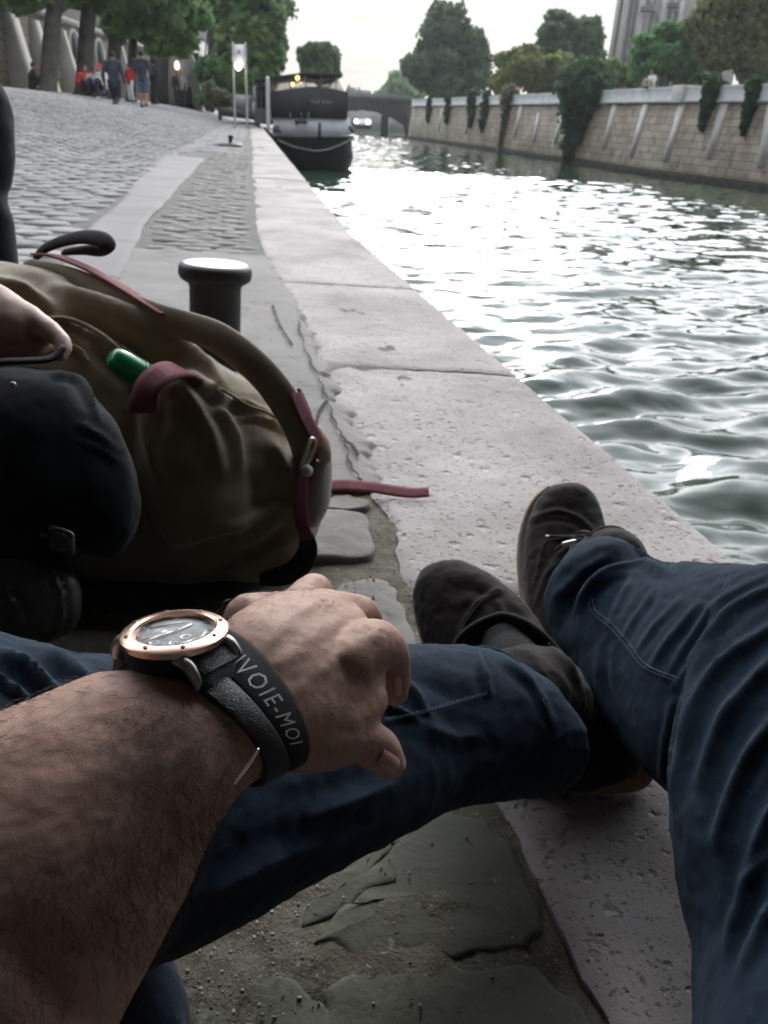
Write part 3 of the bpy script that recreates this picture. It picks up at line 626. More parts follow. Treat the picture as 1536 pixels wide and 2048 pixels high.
# ivy hanging over the wall: (top px, half widths, bottom px)
def ivy(label, pts, mat, seed, n=900, size=0.16, group='ivy clumps hanging over the river wall'):
    bl = []
    for (x, y, hw) in pts:
        p = on_wall(x, y); 
        if p is None: continue
        c = p[0] + np.array([p[1][0], p[1][1], 0]) * (0.15 - 0.30 * np.clip((p[0][2] - ZW - .3) / (ZC - ZW - .3), 0, 1)); k = np.linalg.norm(c[:2]) / FPX
        rx = hw * k * 1.1; bl.append((c, np.array([rx, max(rx * .7, .2), max(hw * k, .4)])))
    o = mk('ivy_clump', leaves(bl, int(n * 1.3), size, seed, core=.1, gap=-.9), mat, None, False); return tag(o, label, 'ivy', group)
ivy('largest dark ivy mass, spilling from parapet to water in the middle of the river wall', [(1170, 172, 44), (1150, 185, 30), (1165, 195, 38), (1190, 185, 26), (1155, 215, 28), (1175, 215, 24), (1152, 240, 25), (1168, 240, 20), (1150, 265, 21), (1160, 270, 18), (1146, 290, 17), (1145, 308, 14), (1143, 322, 12)], m_leaf['ivy'], 1, 6500, .17)
ivy('ivy tongue tapering to a point below the parapet, left of the lamp post', [(1424, 176, 17), (1420, 190, 16), (1414, 206, 13), (1409, 222, 10), (1405, 236, 7), (1402, 246, 4)], m_leaf['ivy'], 2, 1500, .13)
ivy('narrow ivy strand hanging on the wall right under the lamp post', [(1506, 172, 14), (1504, 188, 13), (1499, 208, 12), (1494, 226, 10), (1489, 242, 7), (1487, 254, 4)], m_leaf['ivy'], 3, 1500, .13)
ivy('ivy strand nearest the bridge end of the wall', [(858, 202, 6), (858, 214, 6), (857, 228, 5), (856, 238, 3)], m_leaf['ivy'], 4, 420, .22)
ivy('second ivy strand from the bridge on the river wall', [(896, 198, 7), (896, 212, 7), (894, 228, 6), (893, 240, 4)], m_leaf['ivy'], 5, 460, .22)
ivy('wider ivy strand, third from the bridge', [(945, 192, 10), (944, 206, 11), (944, 222, 10), (942, 238, 7), (940, 248, 4)], m_leaf['ivy'], 6, 650, .2)
ivy('ivy strand beside the wider one, fourth from the bridge', [(971, 192, 7), (971, 208, 9), (969, 226, 9), (966, 244, 7), (964, 254, 4)], m_leaf['ivy'], 7, 650, .2)
ivy('dry brownish creeper running from the parapet down to the waterline', [(1018, 188, 15), (1012, 200, 13), (1013, 215, 10), (1011, 232, 9), (1008, 250, 7), (1006, 268, 6), (1004, 284, 5), (1003, 298, 4)], m_leaf['dry'], 8, 1300, .16)

# trees behind the wall
gt = 'trees in the garden above the river wall'
tree('chestnut_tree', 'tall round dark green tree standing alone against the sky', (892, 200), 108, [(893, 80, 60, 62), (880, 135, 68, 55), (930, 130, 52, 62), (860, 165, 45, 32), (935, 165, 50, 32)], m_leaf['dark'], 20000, .40, 21, gt, 8)
tree('garden_tree', 'dark bushy tree left of the cathedral, rising above the paler shrubs', (1140, 165), 88, [(1135, 72, 58, 42), (1165, 100, 40, 40), (1110, 105, 42, 34)], m_leaf['dark'], 12000, .33, 22, gt, 8)
tree('garden_shrub', 'yellow green rounded shrub mass above the parapet left of the ivy', (1060, 185), 80, [(1050, 140, 58, 38), (1010, 165, 32, 30), (1105, 150, 46, 34), (1135, 160, 40, 26), (1040, 120, 40, 28)], m_leaf['olive'], 14000, .28, 23, gt, 7, 'shrub', .12)
tree('hedge_shrub', 'olive hedge bushes at the foot of the cathedral', (1220, 172), 70, [(1195, 148, 40, 26), (1235, 150, 36, 24), (1262, 158, 26, 20)], m_leaf['olive'], 7000, .22, 24, gt, 6, 'shrub', .1)
tree('green_tree', 'bright dark green tree directly right of the cathedral', (1330, 160), 66, [(1352, 82, 46, 40), (1320, 115, 52, 44), (1365, 120, 45, 42), (1300, 98, 22, 30), (1290, 135, 25, 25)], m_leaf['green'], 18000, .26, 25, gt, 8)
tree('autumn_tree', 'large rusty brown and green tree filling the top right corner', (1490, 160), 62, [(1450, 40, 66, 60), (1520, 30, 75, 70), (1430, 95, 42, 44), (1490, 105, 60, 45), (1580, 90, 70, 70), (1560, -40, 80, 60)], m_leaf['brown'], 28000, .26, 26, gt, 8)
tree('low_shrub', 'small dark shrub on the parapet below the brown tree', (1420, 168), 52, [(1420, 160, 28, 14)], m_leaf['ivy'], 900, .2, 27, gt, 5, 'shrub', .06, 2)
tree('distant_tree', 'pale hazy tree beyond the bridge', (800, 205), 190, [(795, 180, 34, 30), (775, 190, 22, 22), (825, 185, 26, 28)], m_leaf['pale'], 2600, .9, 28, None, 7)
tree('bankside_tree', 'small rounded tree standing behind the barge roof', (640, 170), 75, [(640, 112, 34, 28), (655, 130, 30, 30), (622, 125, 26, 30), (640, 145, 38, 22)], m_leaf['dark'], 8000, .28, 29, None, 8)

# ---- left bank: plane trees in front of the upper wall
gl = 'plane trees along the upper quay wall'
def plane_tree(label, b, topx, d, r_, crown, seed, n=5200, m='plane', size=.22):
    base = at(*b, d); base[2] = max(base[2] - 0.05, GZ(base[0], base[1]) - .1); t = thing('plane_tree', label, 'tree', base, gl)
    top = at(topx, -140, d); mid = at((b[0] + topx * .0 + b[0]) / 2 + (topx - b[0]) * .4, 40, d)
    tr = [tube([base, base * .9 + mid * .1, mid, at(topx, -40, d), top], [r_ * 1.35, r_, r_ * .88, r_ * .75, r_ * .5], 14)]
    bb = []
    rr = np.random.RandomState(seed)
    for i, (x, y, rx, ry) in enumerate(crown):
        c, rad = pxblob(x, y, d, rx, ry); rad[1] *= 1.0; bb += subblobs(c, rad, 7, seed * 17 + i)
    for i in range(5):
        e = bb[rr.randint(len(bb))][0]; s0 = at(topx, -10 - 20 * i, d); tr.append(tube([s0, s0 * .5 + e * .5 + (0, 0, .25), e], [r_ * .35, r_ * .2, r_ * .07], 8, 10))
    mk('trunk', join(*tr), m_bark, t); mk('crown', leaves(bb, n, size, seed), m_leaf[m], t, False); return t
plane_tree('plane tree with thick dark trunk nearest the upper wall buttresses', (95, 183), 122, 30, .33, [(60, -30, 90, 45), (150, -60, 90, 50)], 31)
plane_tree('plane tree with trunk just left of the people in red', (166, 192), 190, 32, .33, [(200, -20, 70, 40), (260, -30, 80, 55), (40, -70, 90, 40)], 32)
plane_tree('plane tree whose trunk rises behind the man in the dark jacket', (222, 196), 252, 34, .30, [(255, 20, 60, 45), (300, 30, 60, 50), (235, 50, 32, 30), (330, -10, 70, 50)], 33, 8000)
plane_tree('thinner plane tree trunk standing between the two walkers', (262, 200), 275, 36, .22, [(345, 45, 60, 45), (372, 15, 46, 38), (290, 70, 36, 28), (365, 80, 34, 26), (330, 92, 26, 14)], 34, 8000)
plane_tree('broad plane tree hanging over the sign with the lit lamp', (470, 214), 470, 50, .3, [(490, 30, 78, 60), (480, 100, 70, 52), (530, 60, 46, 62), (448, 150, 52, 48), (500, 160, 54, 48), (540, 135, 24, 48), (436, 190, 40, 24), (500, 195, 46, 20)], 35, 22000, 'plane', .22)
plane_tree('far plane tree behind the broad one, leaves reaching towards the barge', (420, 214), 430, 60, .3, [(446, 90, 18, 60), (545, 30, 34, 60), (552, 100, 22, 50), (400, 180, 30, 25), (470, -20, 100, 50)], 36, 10000, 'dark', .25)

# ---- upper quay wall on the left
m_upwall = MAT('brown_upper_wall', (0.185, 0.160, 0.125), 0.9, (0.27, 0.24, 0.195), 0.5, 8, 0.35, 0.65, third=((0.13, 0.12, 0.10), 1.4, 0.55, 0.75), brick=(.9, .4, .03), bump=(('noise', 5, 0.6, 0.03),))
m_palestone = MAT('pale_dressed_stone', (0.36, 0.345, 0.32), 0.85, (0.45, 0.435, 0.41), 1.0, 5, bump=(('noise', 6, 0.4, 0.02),))
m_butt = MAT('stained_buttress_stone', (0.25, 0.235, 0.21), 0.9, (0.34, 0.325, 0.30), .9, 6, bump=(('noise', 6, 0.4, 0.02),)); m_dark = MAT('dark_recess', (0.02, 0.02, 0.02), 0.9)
LB0 = at(8, 172, 34.0); ldir = nrm(np.array([-0.070, 1.0, 0])); lnor = np.array([ldir[1], -ldir[0], 0])        # lnor looks at the river
def on_lw(px, py, off=0.0):
    r = ray(px, py); o = LB0 + lnor * off; s = ((o - CP) @ lnor) / (r @ lnor); return CP + s * r
lz = float(on_lw(94, 37)[2]); lbase = LB0[2] - 1.2
ua = lambda p: float((p - LB0) @ ldir)
uw = thing('upper_quay_wall', 'tall brown stone wall with buttresses and arched niches behind the trees', 'wall', LB0)
def lwall_block(u0, u1, z0, z1, o0, o1):
    p = LB0 + ldir * u0; P = [p + lnor * o0, p + lnor * o1, p + ldir * (u1 - u0) + lnor * o1, p + ldir * (u1 - u0) + lnor * o0]
    return prism([q[:2] for q in P], z0, z1)
mk('masonry', lwall_block(-30, 95, lbase, lz, -1.5, 0), m_upwall, uw, False)
mk('cornice', lwall_block(-30, 95, lz, lz + .30, -1.5, .22), m_palestone, uw, False)
mk('upper_course', lwall_block(-30, 95, lz + .30, lz + 2.6, -1.5, -.15), m_palestone, uw, False)
for (x0, y0, x1, y1, wp) in [(8, 5, 30, 172, 20), (62, 40, 78, 176, 15), (118, 60, 122, 186, 10), (236, 90, 238, 196, 9)]:
    a, c = on_lw(x0, y0), on_lw(x1, y1); wd = wp / FPX * 38 * 2.2; z0 = lbase
    u = ua(c); u2 = ua(a)
    P = [LB0 + ldir * (u2 - wd / 2) + (0, 0, min(a[2], lz - .02) - LB0[2]), LB0 + ldir * (u2 + wd / 2) + (0, 0, min(a[2], lz - .02) - LB0[2]), LB0 + ldir * (u2 + wd * .6) + (0, 0, z0 - LB0[2]), LB0 + ldir * (u2 - wd * .6) + (0, 0, z0 - LB0[2])]
    V = np.array(P + [P[0] + lnor * .25, P[1] + lnor * .25, P[2] + lnor * 1.1, P[3] + lnor * 1.1]); mk('buttress', (V, [(4, 5, 6, 7), (0, 4, 7, 3), (1, 2, 6, 5), (0, 1, 5, 4)]), m_butt, uw, False)
def arch_poly(w, h, n=9):
    s = [(-w / 2, 0), (w / 2, 0)]; r = w / 2; s += [(r * math.cos(q), h - r + r * math.sin(q)) for q in np.linspace(0, math.pi, n)]; return s
for (x, ytop, ybot, wp) in [(148, 64, 118, 26), (198, 82, 131, 24), (40, -30, 20, 22)]:
    b_, tp = on_lw(x, ybot), on_lw(x, ytop); u = ua(b_); h = tp[2] - b_[2]; wd = wp / FPX * 40 * 2.1
    mkp = lambda poly, o: [LB0 + ldir * (u + q[0]) + lnor * o + (0, 0, b_[2] + q[1] - LB0[2]) for q in poly]
    nf = mk('niche_surround', extr(mkp(arch_poly(wd * 1.45, h * 1.12), -.02), lnor * .17), m_palestone, uw, False)
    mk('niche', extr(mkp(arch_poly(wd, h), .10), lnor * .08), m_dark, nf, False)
for (x, y) in [(100, 33), (205, 60), (293, 96)]:
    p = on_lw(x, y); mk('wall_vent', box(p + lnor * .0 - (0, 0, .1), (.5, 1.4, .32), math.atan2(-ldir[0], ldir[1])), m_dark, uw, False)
# stair abutment with an arched opening near the end of the trees
m_abut = MAT('mottled_abutment_stone', (0.30, 0.28, 0.265), 0.85, (0.22, 0.21, 0.20), 1.4, 7, bump=(('noise', 5, 0.5, 0.03),))
m_abdark = MAT('dark_abutment_side', (0.055, 0.055, 0.052), 0.9, (0.08, 0.08, 0.075), 1, 4)  # side stone darker than the front
ab = at(378, 214, 52); t = thing('stair_abutment', 'mottled stone stair abutment with an arched passage at its foot', 'stonework', ab)
k = 52 / FPX; ex = np.array([1.0, 0.1, 0]); ex = nrm(ex); ey = np.array([-0.12, 1, 0])
pp = lambda x, y: ab + ex * (x - 378) * k + np.array([0, 0, (214 - y) * k])
out = [(338, 222), (340, 170), (344, 120), (360, 112), (385, 118), (398, 150), (402, 222), (388, 222), (384, 180), (376, 170), (362, 168), (352, 178), (348, 222)]
mk('arch_front', extr([pp(x, y) for x, y in out], ey * 1.5), m_abut, t, False)
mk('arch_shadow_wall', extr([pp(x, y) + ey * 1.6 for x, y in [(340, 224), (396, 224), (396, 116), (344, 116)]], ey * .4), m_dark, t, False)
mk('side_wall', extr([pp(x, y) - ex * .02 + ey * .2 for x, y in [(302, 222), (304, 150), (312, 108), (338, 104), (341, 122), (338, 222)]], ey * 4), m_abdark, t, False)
mk('wall_lamp', lathe([(0.02, 0), (.13, .05), (.16, .25), (.10, .45), (.02, .5)], pp(360, 150) - ey * .25, n=14), MAT('lit_lamp', (0.9, .8, .7), .5, emit=(1.0, .78, .6), estr=2.2), t)
# the building above, seen between leaves
m_fac = MAT('pale_facade', (0.50, 0.49, 0.47), 0.85, (0.58, 0.57, 0.55), .4, 4); m_win = MAT('dark_window_glass', (0.05, 0.055, 0.065), 0.15)
bp_ = at(418, 110, 95); k = 95 / FPX; t = thing('riverside_building', 'pale building with tall windows showing in the gap between the plane trees', 'building', bp_)
qq = lambda x, y: bp_ + np.array([1, 0.3, 0]) * (x - 418) * k + np.array([0, 0, (110 - y) * k])
mk('facade', extr([qq(x, y) for x, y in [(300, 130), (440, 130), (440, -20), (300, -20)]], np.array([-.1, 1, 0]) * 6), m_fac, t, False)
for (x, y) in [(405, 50), (424, 48), (404, 95), (420, 96), (310, 80), (330, 84), (352, 84), (310, 40), (330, 40), (352, 40), (374, 84), (374, 44)]:
    f = mk('window', extr([qq(x + a, y + b_) - np.array([-.1, 1, 0]) * .08 for a, b_ in [(-5, 13), (5, 13), (5, -13), (-5, -13)]], np.array([-.1, 1, 0]) * .06), m_win, t, False)

# ---- bridge and what lies beyond
m_steel = MAT('dark_bridge_steel', (0.075, 0.062, 0.055), 0.7, (0.11, 0.09, 0.08), .3, 4); m_pier = MAT('bridge_pier_stone', (0.16, 0.145, 0.135), 0.85, (0.21, 0.195, 0.18), .5, 4)
bd = 124.0; B0 = at(818, 250, bd); k = bd / FPX; bx = nrm(np.array([1, -0.05, 0])); by = nrm(np.array([0.05, 1, 0]))
bb = lambda x, y: B0 + bx * (x - 818) * k + np.array([0, 0, (250 - y + (x - 818) * 0.055) * k])
br = thing('road_bridge', 'dark steel arch bridge crossing the river beyond the barge', 'bridge', B0)
arch = [(470, 210), (470, 192), (560, 190), (700, 195), (820, 204), (822, 268), (812, 268), (806, 250), (780, 236), (750, 226), (715, 222), (660, 224), (600, 236), (560, 262), (540, 262), (520, 240), (490, 226)]
mk('arch_span', extr([bb(x, y + (818 - x) * 0.0) for x, y in arch], by * 9), m_steel, br, False)
mk('deck_edge', extr([bb(x, y) - by * .5 for x, y in [(470, 199), (470, 190), (560, 187), (700, 191), (822, 200), (822, 209), (700, 201), (560, 196)]], by * .45), MAT('grey_bridge_deck', (0.17, 0.16, 0.155), 0.8, (0.22, 0.21, 0.2), .3), br, False)
mk('pier', extr([bb(x, y) + by * 9.3 for x, y in [(752, 275), (752, 222), (768, 224), (768, 275)]], by * 3), m_pier, br, False)
for x in (668, 690, 712, 735, 758, 780, 802): mk('spandrel_post', extr([bb(x + a, y) - by * .3 for a, y in [(-1.5, 226 + max(0, x - 740) * .14), (1.5, 226 + max(0, x - 740) * .14), (1.5, 204), (-1.5, 204)]], by * .25), m_steel, br, False)
c2 = at(745, 243, 165); k2 = 165 / FPX
cc_ = lambda x, y: c2 + np.array([(x - 745) * k2, 0, (243 - y) * k2])
t = thing('far_quay_wall', 'pale quay wall seen through the bridge arch', 'wall', c2)
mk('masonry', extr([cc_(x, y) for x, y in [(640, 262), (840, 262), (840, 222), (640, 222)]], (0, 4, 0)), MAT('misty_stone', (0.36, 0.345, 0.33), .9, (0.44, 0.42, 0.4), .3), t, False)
# boat with two lamps coming through the arch
bo = gnd(725, 254, ZW); bo = at(724, 252, 112); k = 112 / FPX; t = thing('river_boat', 'small white boat with two bright headlamps under the bridge', 'boat', bo)
b2 = lambda x, y: bo + np.array([(x - 724) * k, 0, (252 - y) * k])
mk('hull', extr([b2(x, y) for x, y in [(706, 250), (743, 250), (739, 257), (711, 257)]], (0, 9, 0)), MAT('dark_hull_paint', (0.04, 0.04, 0.045), .5), t, False)
mk('cabin', extr([b2(x, y) + (0, .8, 0) for x, y in [(708, 250), (741, 250), (739, 241), (728, 238), (712, 240)]], (0, 6, 0)), MAT('white_boat_paint', (0.72, 0.72, 0.72), .5), t, False)
m_head = MAT('headlamp_glow', (1, 1, 1), .3, emit=(1, 1, .97), estr=9)
for x in (712.5, 736.5): mk('headlamp', lathe([(.02, 0), (.22, .06), (.26, .2), (.2, .3)], b2(x, 244) - (0, .25, 0), (0, 1, 0), 14), m_head, t)
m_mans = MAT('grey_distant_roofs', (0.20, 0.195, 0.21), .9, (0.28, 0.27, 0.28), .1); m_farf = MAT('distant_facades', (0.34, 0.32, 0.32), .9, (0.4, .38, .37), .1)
for i, (x0, x1, yt, d, lab) in enumerate([(690, 712, 178, 330, 'distant grey roofed house just right of the barge roof'), (710, 742, 183, 300, 'lower distant house above the bridge deck'), (742, 764, 189, 280, 'lowest distant house where the bridge meets the pale tree')]):
    k = d / FPX; o_ = at((x0 + x1) / 2, 205, d); xm = (x0 + x1) / 2; t = thing('distant_house', lab, 'building', o_, 'distant houses beyond the bridge')
    e = lambda x, y: o_ + np.array([(x - xm) * k, 0, (205 - y) * k])
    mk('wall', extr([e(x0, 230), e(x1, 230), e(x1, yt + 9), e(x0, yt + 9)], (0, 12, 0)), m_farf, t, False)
    rf = mk('roof', extr([e(x0 - .5, yt + 9), e(x1 + .5, yt + 9), e(x1 - 3, yt), e(x0 + 3, yt)], (0, 12, 0)), m_mans, t, False)
    mk('chimney', box(e(x0 + 7, yt - 1), (.8, .8, 1.4)), m_mans, rf, False)
# ---- cathedral apse above the trees
m_cath = MAT('pale_cathedral_stone', (0.60, 0.575, 0.56), 0.85, (0.70, 0.68, 0.66), .5, 7, third=((0.2, .19, .19), .9, .58, .75), bump=(('noise', 2.2, .5, .08),)); m_cathw = MAT('darker_cathedral_stone', (0.34, 0.33, 0.335), 0.85, (0.46, 0.445, 0.44), .7, 7, third=((0.16, .15, .15), 1.2, .56, .72)); m_lead = MAT('blue_grey_lead_roof', (0.26, 0.33, 0.47), 0.55, (0.30, 0.34, 0.42), .4, 4)  # wall stone darker than the buttresses, for contrast
cd = 135.0; C0 = at(1260, 175, cd); k = cd / FPX; t = thing('cathedral', 'pale gothic cathedral apse with buttresses and a blue grey roof above the trees', 'cathedral', C0)
cx_ = nrm(np.array([1, -.25, 0])); cy_ = nrm(np.array([.25, 1, 0]))
c3 = lambda x, y, o=0.0: C0 + cx_ * (x - 1260) * k + cy_ * o + np.array([0, 0, (175 - y) * k]) 
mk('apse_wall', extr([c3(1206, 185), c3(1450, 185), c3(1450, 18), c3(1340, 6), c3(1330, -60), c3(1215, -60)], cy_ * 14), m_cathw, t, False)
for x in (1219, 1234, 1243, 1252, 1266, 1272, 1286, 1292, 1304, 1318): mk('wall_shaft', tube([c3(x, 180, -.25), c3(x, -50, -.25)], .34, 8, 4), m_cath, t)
mk('roof', extr([c3(1322, 26, 3), c3(1330, -70, 9), c3(1480, -90, 9), c3(1480, 22, 3)], cy_ * 1.0), m_lead, t, False)
for (x, yb, yt, w_, o) in [(1214, 180, 14, 9, 2.2), (1228, 180, -10, 12, 3.2), (1258, 180, 2, 13, 3.6), (1298, 180, 20, 11, 3.0), (1330, 180, 30, 10, 2.4), (1372, 180, 34, 10, 2.2)]:
    bt = mk('buttress', extr([c3(x - w_ / 2, yb, -o), c3(x + w_ / 2, yb, -o), c3(x + w_ * .42, yt + 20, -o), c3(x + w_ * .42, yt, -o), c3(x - w_ * .42, yt, -o), c3(x - w_ * .42, yt + 20, -o)], cy_ * (o - .05)), m_cath, t, False)
    for q in (0.0,):
        mk('pinnacle', lathe([(.62, 0), (.5, .8), (.55, .9), (.30, 1.4), (.32, 1.7), (.12, 3.2), (.16, 3.4), (.02, 3.9)], c3(x, yt - .1, -o * .6), n=8), m_cath, bt, False)
for (x0, y0, x1, y1) in [(1258, 10, 1290, 52), (1298, 24, 1330, 46), (1228, -6, 1262, 30)]:
    mk('flying_buttress', extr([c3(x0, y0, -1), c3(x0, y0 + 9, -1), c3((x0 + x1) / 2, (y0 + y1) / 2 + 3, -1), c3(x1, y1 + 8, -1), c3(x1, y1, -1)], cy_ * .8), m_cath, t, False)
m_carve = MAT('dark_carved_stone', (0.12, .115, .115), .9, (0.2, .19, .19), 1.5)  # carved ledges drawn darker than the other stone
for (x, y, w_) in [(1268, 47, 22), (1314, 40, 18), (1345, 20, 14)]: mk('gargoyle_ledge', box(c3(x, y, -4.2), (w_ * k, 1.4, .7), -.25, .1), m_carve, t, False)
for (x, yb, yt) in [(1247, 118, 72), (1278, 115, 74), (1313, 110, 80)]:
    hw = 3.4; mk('lancet_window', extr([c3(x - hw, yb, -.12), c3(x + hw, yb, -.12), c3(x + hw, yt + 6, -.12), c3(x, yt, -.12), c3(x - hw, yt + 6, -.12)], cy_ * .1), m_win, t, False)
# lamp post on the promenade
lp = on_wall(1502, 168)[0]; lpn = on_wall(1502, 168)[1]; lp[:2] -= lpn * 1.8; k = np.linalg.norm(lp[:2]) / FPX; lp[2] = ZT - .95
t = thing('street_lamp', 'slim lamp post with pale glass lantern in front of the brown tree', 'street lamp', lp)
zt_ = zat(1505, 118, lp); m_iron = MAT('black_iron', (0.03, 0.032, 0.032), .5)
mk('post', tube([lp, lp + (0, 0, (zt_ - lp[2]) * .5), (lp[0], lp[1], zt_ - .15)], [.09, .055, .045], 10), m_iron, t)
mk('lantern', lathe([(.10, 0), (.24, .12), (.27, .35), (.22, .62), (.05, .72)], (lp[0], lp[1], zt_ - .15), n=12), MAT('opal_lantern_glass', (0.55, .58, .6), .3), t)
mk('lantern_cap', lathe([(.24, 0), (.2, .1), (.05, .22), (.03, .4)], (lp[0], lp[1], zt_ + .52), n=12), m_iron, t)
# ---- sign on two posts with the lit lamp
sd_ = 30.0; s0 = at(478, 232, sd_); k = sd_ / FPX; s0[2] = GZ(s0[0], s0[1])
t = thing('quay_sign', 'tall white information panel on two posts with a lit lamp below it', 'sign', s0)
sp = lambda x, y, o=0: at(x, y, sd_) + np.array([0, o, 0])
m_wht = MAT('white_enamel', (0.62, .63, .66), .5, (0.7, .7, .72), 3); m_post = MAT('pale_grey_metal', (0.42, .43, .43), .45, metal=.3)
mk('panel', extr([sp(466, 136), sp(491, 136), sp(491, 89), sp(466, 89)], (0, .06, 0)), m_wht, t, False)
mk('pictogram', extr([sp(475, 108, -.012), sp(481, 108, -.012), sp(481, 102, -.012), sp(478.5, 98, -.012), sp(475, 102, -.012)], (0, .008, 0)), MAT('faded_blue_print', (0.22, .25, .36), .6), t, False)
for x in (466, 491):
    q = sp(x, 120); mk('post', tube([(q[0], q[1] + .03, sp(x, 215)[2] - .8), (q[0], q[1] + .03, sp(x, 88)[2])], .045, 10), m_post, t)
mk('lamp', lathe([(.03, 0), (.10, .05), (.12, .15), (.08, .25)], sp(478, 141, -.15), n=14), MAT('lit_white_lamp', (1, 1, .9), .4, emit=(1, .95, .8), estr=12), t)
# ================================================================== barge, quay furniture, people in the distance
m_hull = MAT('black_tarred_hull', (0.030, 0.034, 0.040), 0.45, (0.055, 0.06, 0.068), 1.2, 5, bump=(('noise', 5, .3, .02),)); m_deckw = MAT('weathered_grey_white_paint', (0.74, 0.77, 0.82), 0.6, (0.84, 0.87, 0.9), 1.6, 6)
m_tarp = MAT('charcoal_tarpaulin', (0.028, 0.028, 0.034), 0.75, (0.045, 0.045, 0.052), 1.5, 4, bump=(('noise', 4, .4, .03),)); m_cabw = MAT('cabin_grey', (0.22, .225, .24), .5, (0.34, .34, .35), .9, 4)
m_glass = GLASS('cabin_window_glass', .30, (.9, .87, .84)); m_roof = MAT('dark_cabin_roof', (0.05, .052, .055), .6)
bdp = 33.0; k = bdp / FPX; BO = at(640, 335, bdp); BO[2] = ZW
bX = nrm(np.array([1, -.02, 0])); bY = nrm(np.array([-.176, 1, 0])); h0 = at(640, 335, bdp)[2]
def bp(x, y, o=0.0): return np.array([*at(x, 250, bdp)[:2], 0]) + np.array([0, 0, at(x, y, bdp)[2]]) + bY * o
t = thing('moored_barge', 'large black barge moored along the quay with dark tarpaulin front and lit wheelhouse', 'barge', BO)
# hull: bluff rounded bow, nearest at the centre line
hs = []
for y_, halfw, cx, lead in [(352, 62, 648, 1.2), (335, 70, 646, .9), (318, 76, 642, .6), (300, 79, 634, .3), (285, 81, 630, .1), (272, 82, 629, 0)]:
    ring_ = []
    for q in np.linspace(-math.pi / 2, math.pi / 2, 15):
        ring_.append(bp(cx + halfw * math.sin(q), y_, 1.5 + lead - 1.9 * math.cos(q) ** .6))
    for o_ in (14, 30): ring_.append(bp(cx + halfw, y_, o_))
    for o_ in (30, 14): ring_.append(bp(cx - halfw, y_, o_))
    hs.append(ring_)
mk('hull', rings(np.array(hs)), m_hull, t, True, sharp=40)
rub = [bp(629 + 83 * math.sin(q), 274, 1.5 - 1.95 * math.cos(q) ** .6) for q in np.linspace(-1.5, 1.5, 13)]
mk('rubbing_strake', tube(rub, .07, 8, 40), m_hull, t)
mk('foredeck_front', extr([bp(x, y, 1.0) for x, y in [(547, 272), (709, 272), (705, 236), (549, 234)]], bY * .5), m_deckw, t, False)
mk('tarpaulin_front', extr([bp(x, y, .85) for x, y in [(545, 236), (699, 238), (699, 184), (662, 176), (622, 173), (585, 177), (543, 183)]], bY * .9), m_tarp, t, False)
mk('window_band', extr([bp(x, y, 1.9) for x, y in [(544, 186), (699, 186), (682, 153), (618, 147), (545, 157)]], bY * 2.5), m_glass, t, False)
for x in (548, 585, 617, 648, 679): mk('window_frame', extr([bp(x + a, y, 1.8) for a, y in [(-1.2, 186), (1.2, 186), (1.2, 150), (-1.2, 150)]], bY * .08), m_cabw, t, False)
mk('roof', extr([bp(x, y, 1.2) for x, y in [(510, 160), (540, 158), (618, 148), (684, 152), (684, 148), (618, 144), (540, 153), (510, 156)]], bY * 9), m_roof, t, False)
mk('side_cabin', extr([bp(x, y, 2.6) for x, y in [(512, 250), (545, 250), (545, 160), (512, 162)]], bY * 16), m_cabw, t, False)
mk('side_window', join(*[extr([bp(x + a, y, 2.5) for a, y in [(-4, 215), (4, 215), (4, 172), (-4, 172)]], bY * .08) for x in (519, 530)]), MAT('dark_side_glass', (.05, .055, .06), .1), t, False)
mk('white_post', tube([bp(537, 256, .5), bp(537, 158, .5)], .085, 10), MAT('white_painted_post', (.62, .63, .64), .5), t)
m_or = MAT('orange_lamp', (1, .6, .2), .4, emit=(1.0, .55, .12), estr=7)
for x, y, r_ in ((599, 154.5, .085), (589, 167.5, .06)): mk('cabin_lamp', lathe([(.01, -r_), (r_ * .8, -r_ * .5), (r_, 0), (r_ * .8, r_ * .5), (.01, r_)], bp(x, y, 1.6), n=12), m_or, t)
mk('rope_swag', tube([bp(x, y, -.75 + .02 * abs(x - 632) ** .8) for x, y in [(556, 281), (580, 291), (605, 298), (632, 301), (660, 297), (685, 288), (706, 277)]], .035, 8, 40), MAT('grey_rope', (.22, .22, .21), .8), t)
mk('stem_post', box(bp(637.5, 262, -.5), (.12, .15, .62)), m_hull, t, False)
mk('fairlead', tube([bp(556, 255, .4), bp(548, 259, .3), bp(560, 262, .3)], .08, 8), m_hull, t); mk('fairlead', tube([bp(703, 256, .4), bp(707, 262, .35)], .09, 8), m_hull, t)
mk('anchor_winch', join(box(bp(603, 244, .5), (.5, .4, .16), .2, .03), tube([bp(594, 249, .4), bp(603, 242, .4), bp(610, 238, .4)], .05, 8), tube([bp(604, 240, .5), bp(604, 230, .5)], .03, 8)), m_hull, t)
for x in (582, 604, 619): mk('stanchion', tube([bp(x, 238, .7), bp(x, 226, .7)], .025, 6, 4), m_cabw, t)
tv, tf = text_mesh('BATEAUX ANN', .1)
tv = tv - [(tv[:, 0].min() + tv[:, 0].max()) / 2, 0, 0]; sx_ = 64 * k / (tv[:, 0].max() - tv[:, 0].min()); org = bp(634, 206, .84)
mk('lettering', (org + tv[:, :1] * sx_ * bX + tv[:, 1:2] * sx_ * np.array([0, 0, 1.0]) + 0 * tv, tf), MAT('faded_plum_lettering', (.34, .29, .32), .7), t, False)
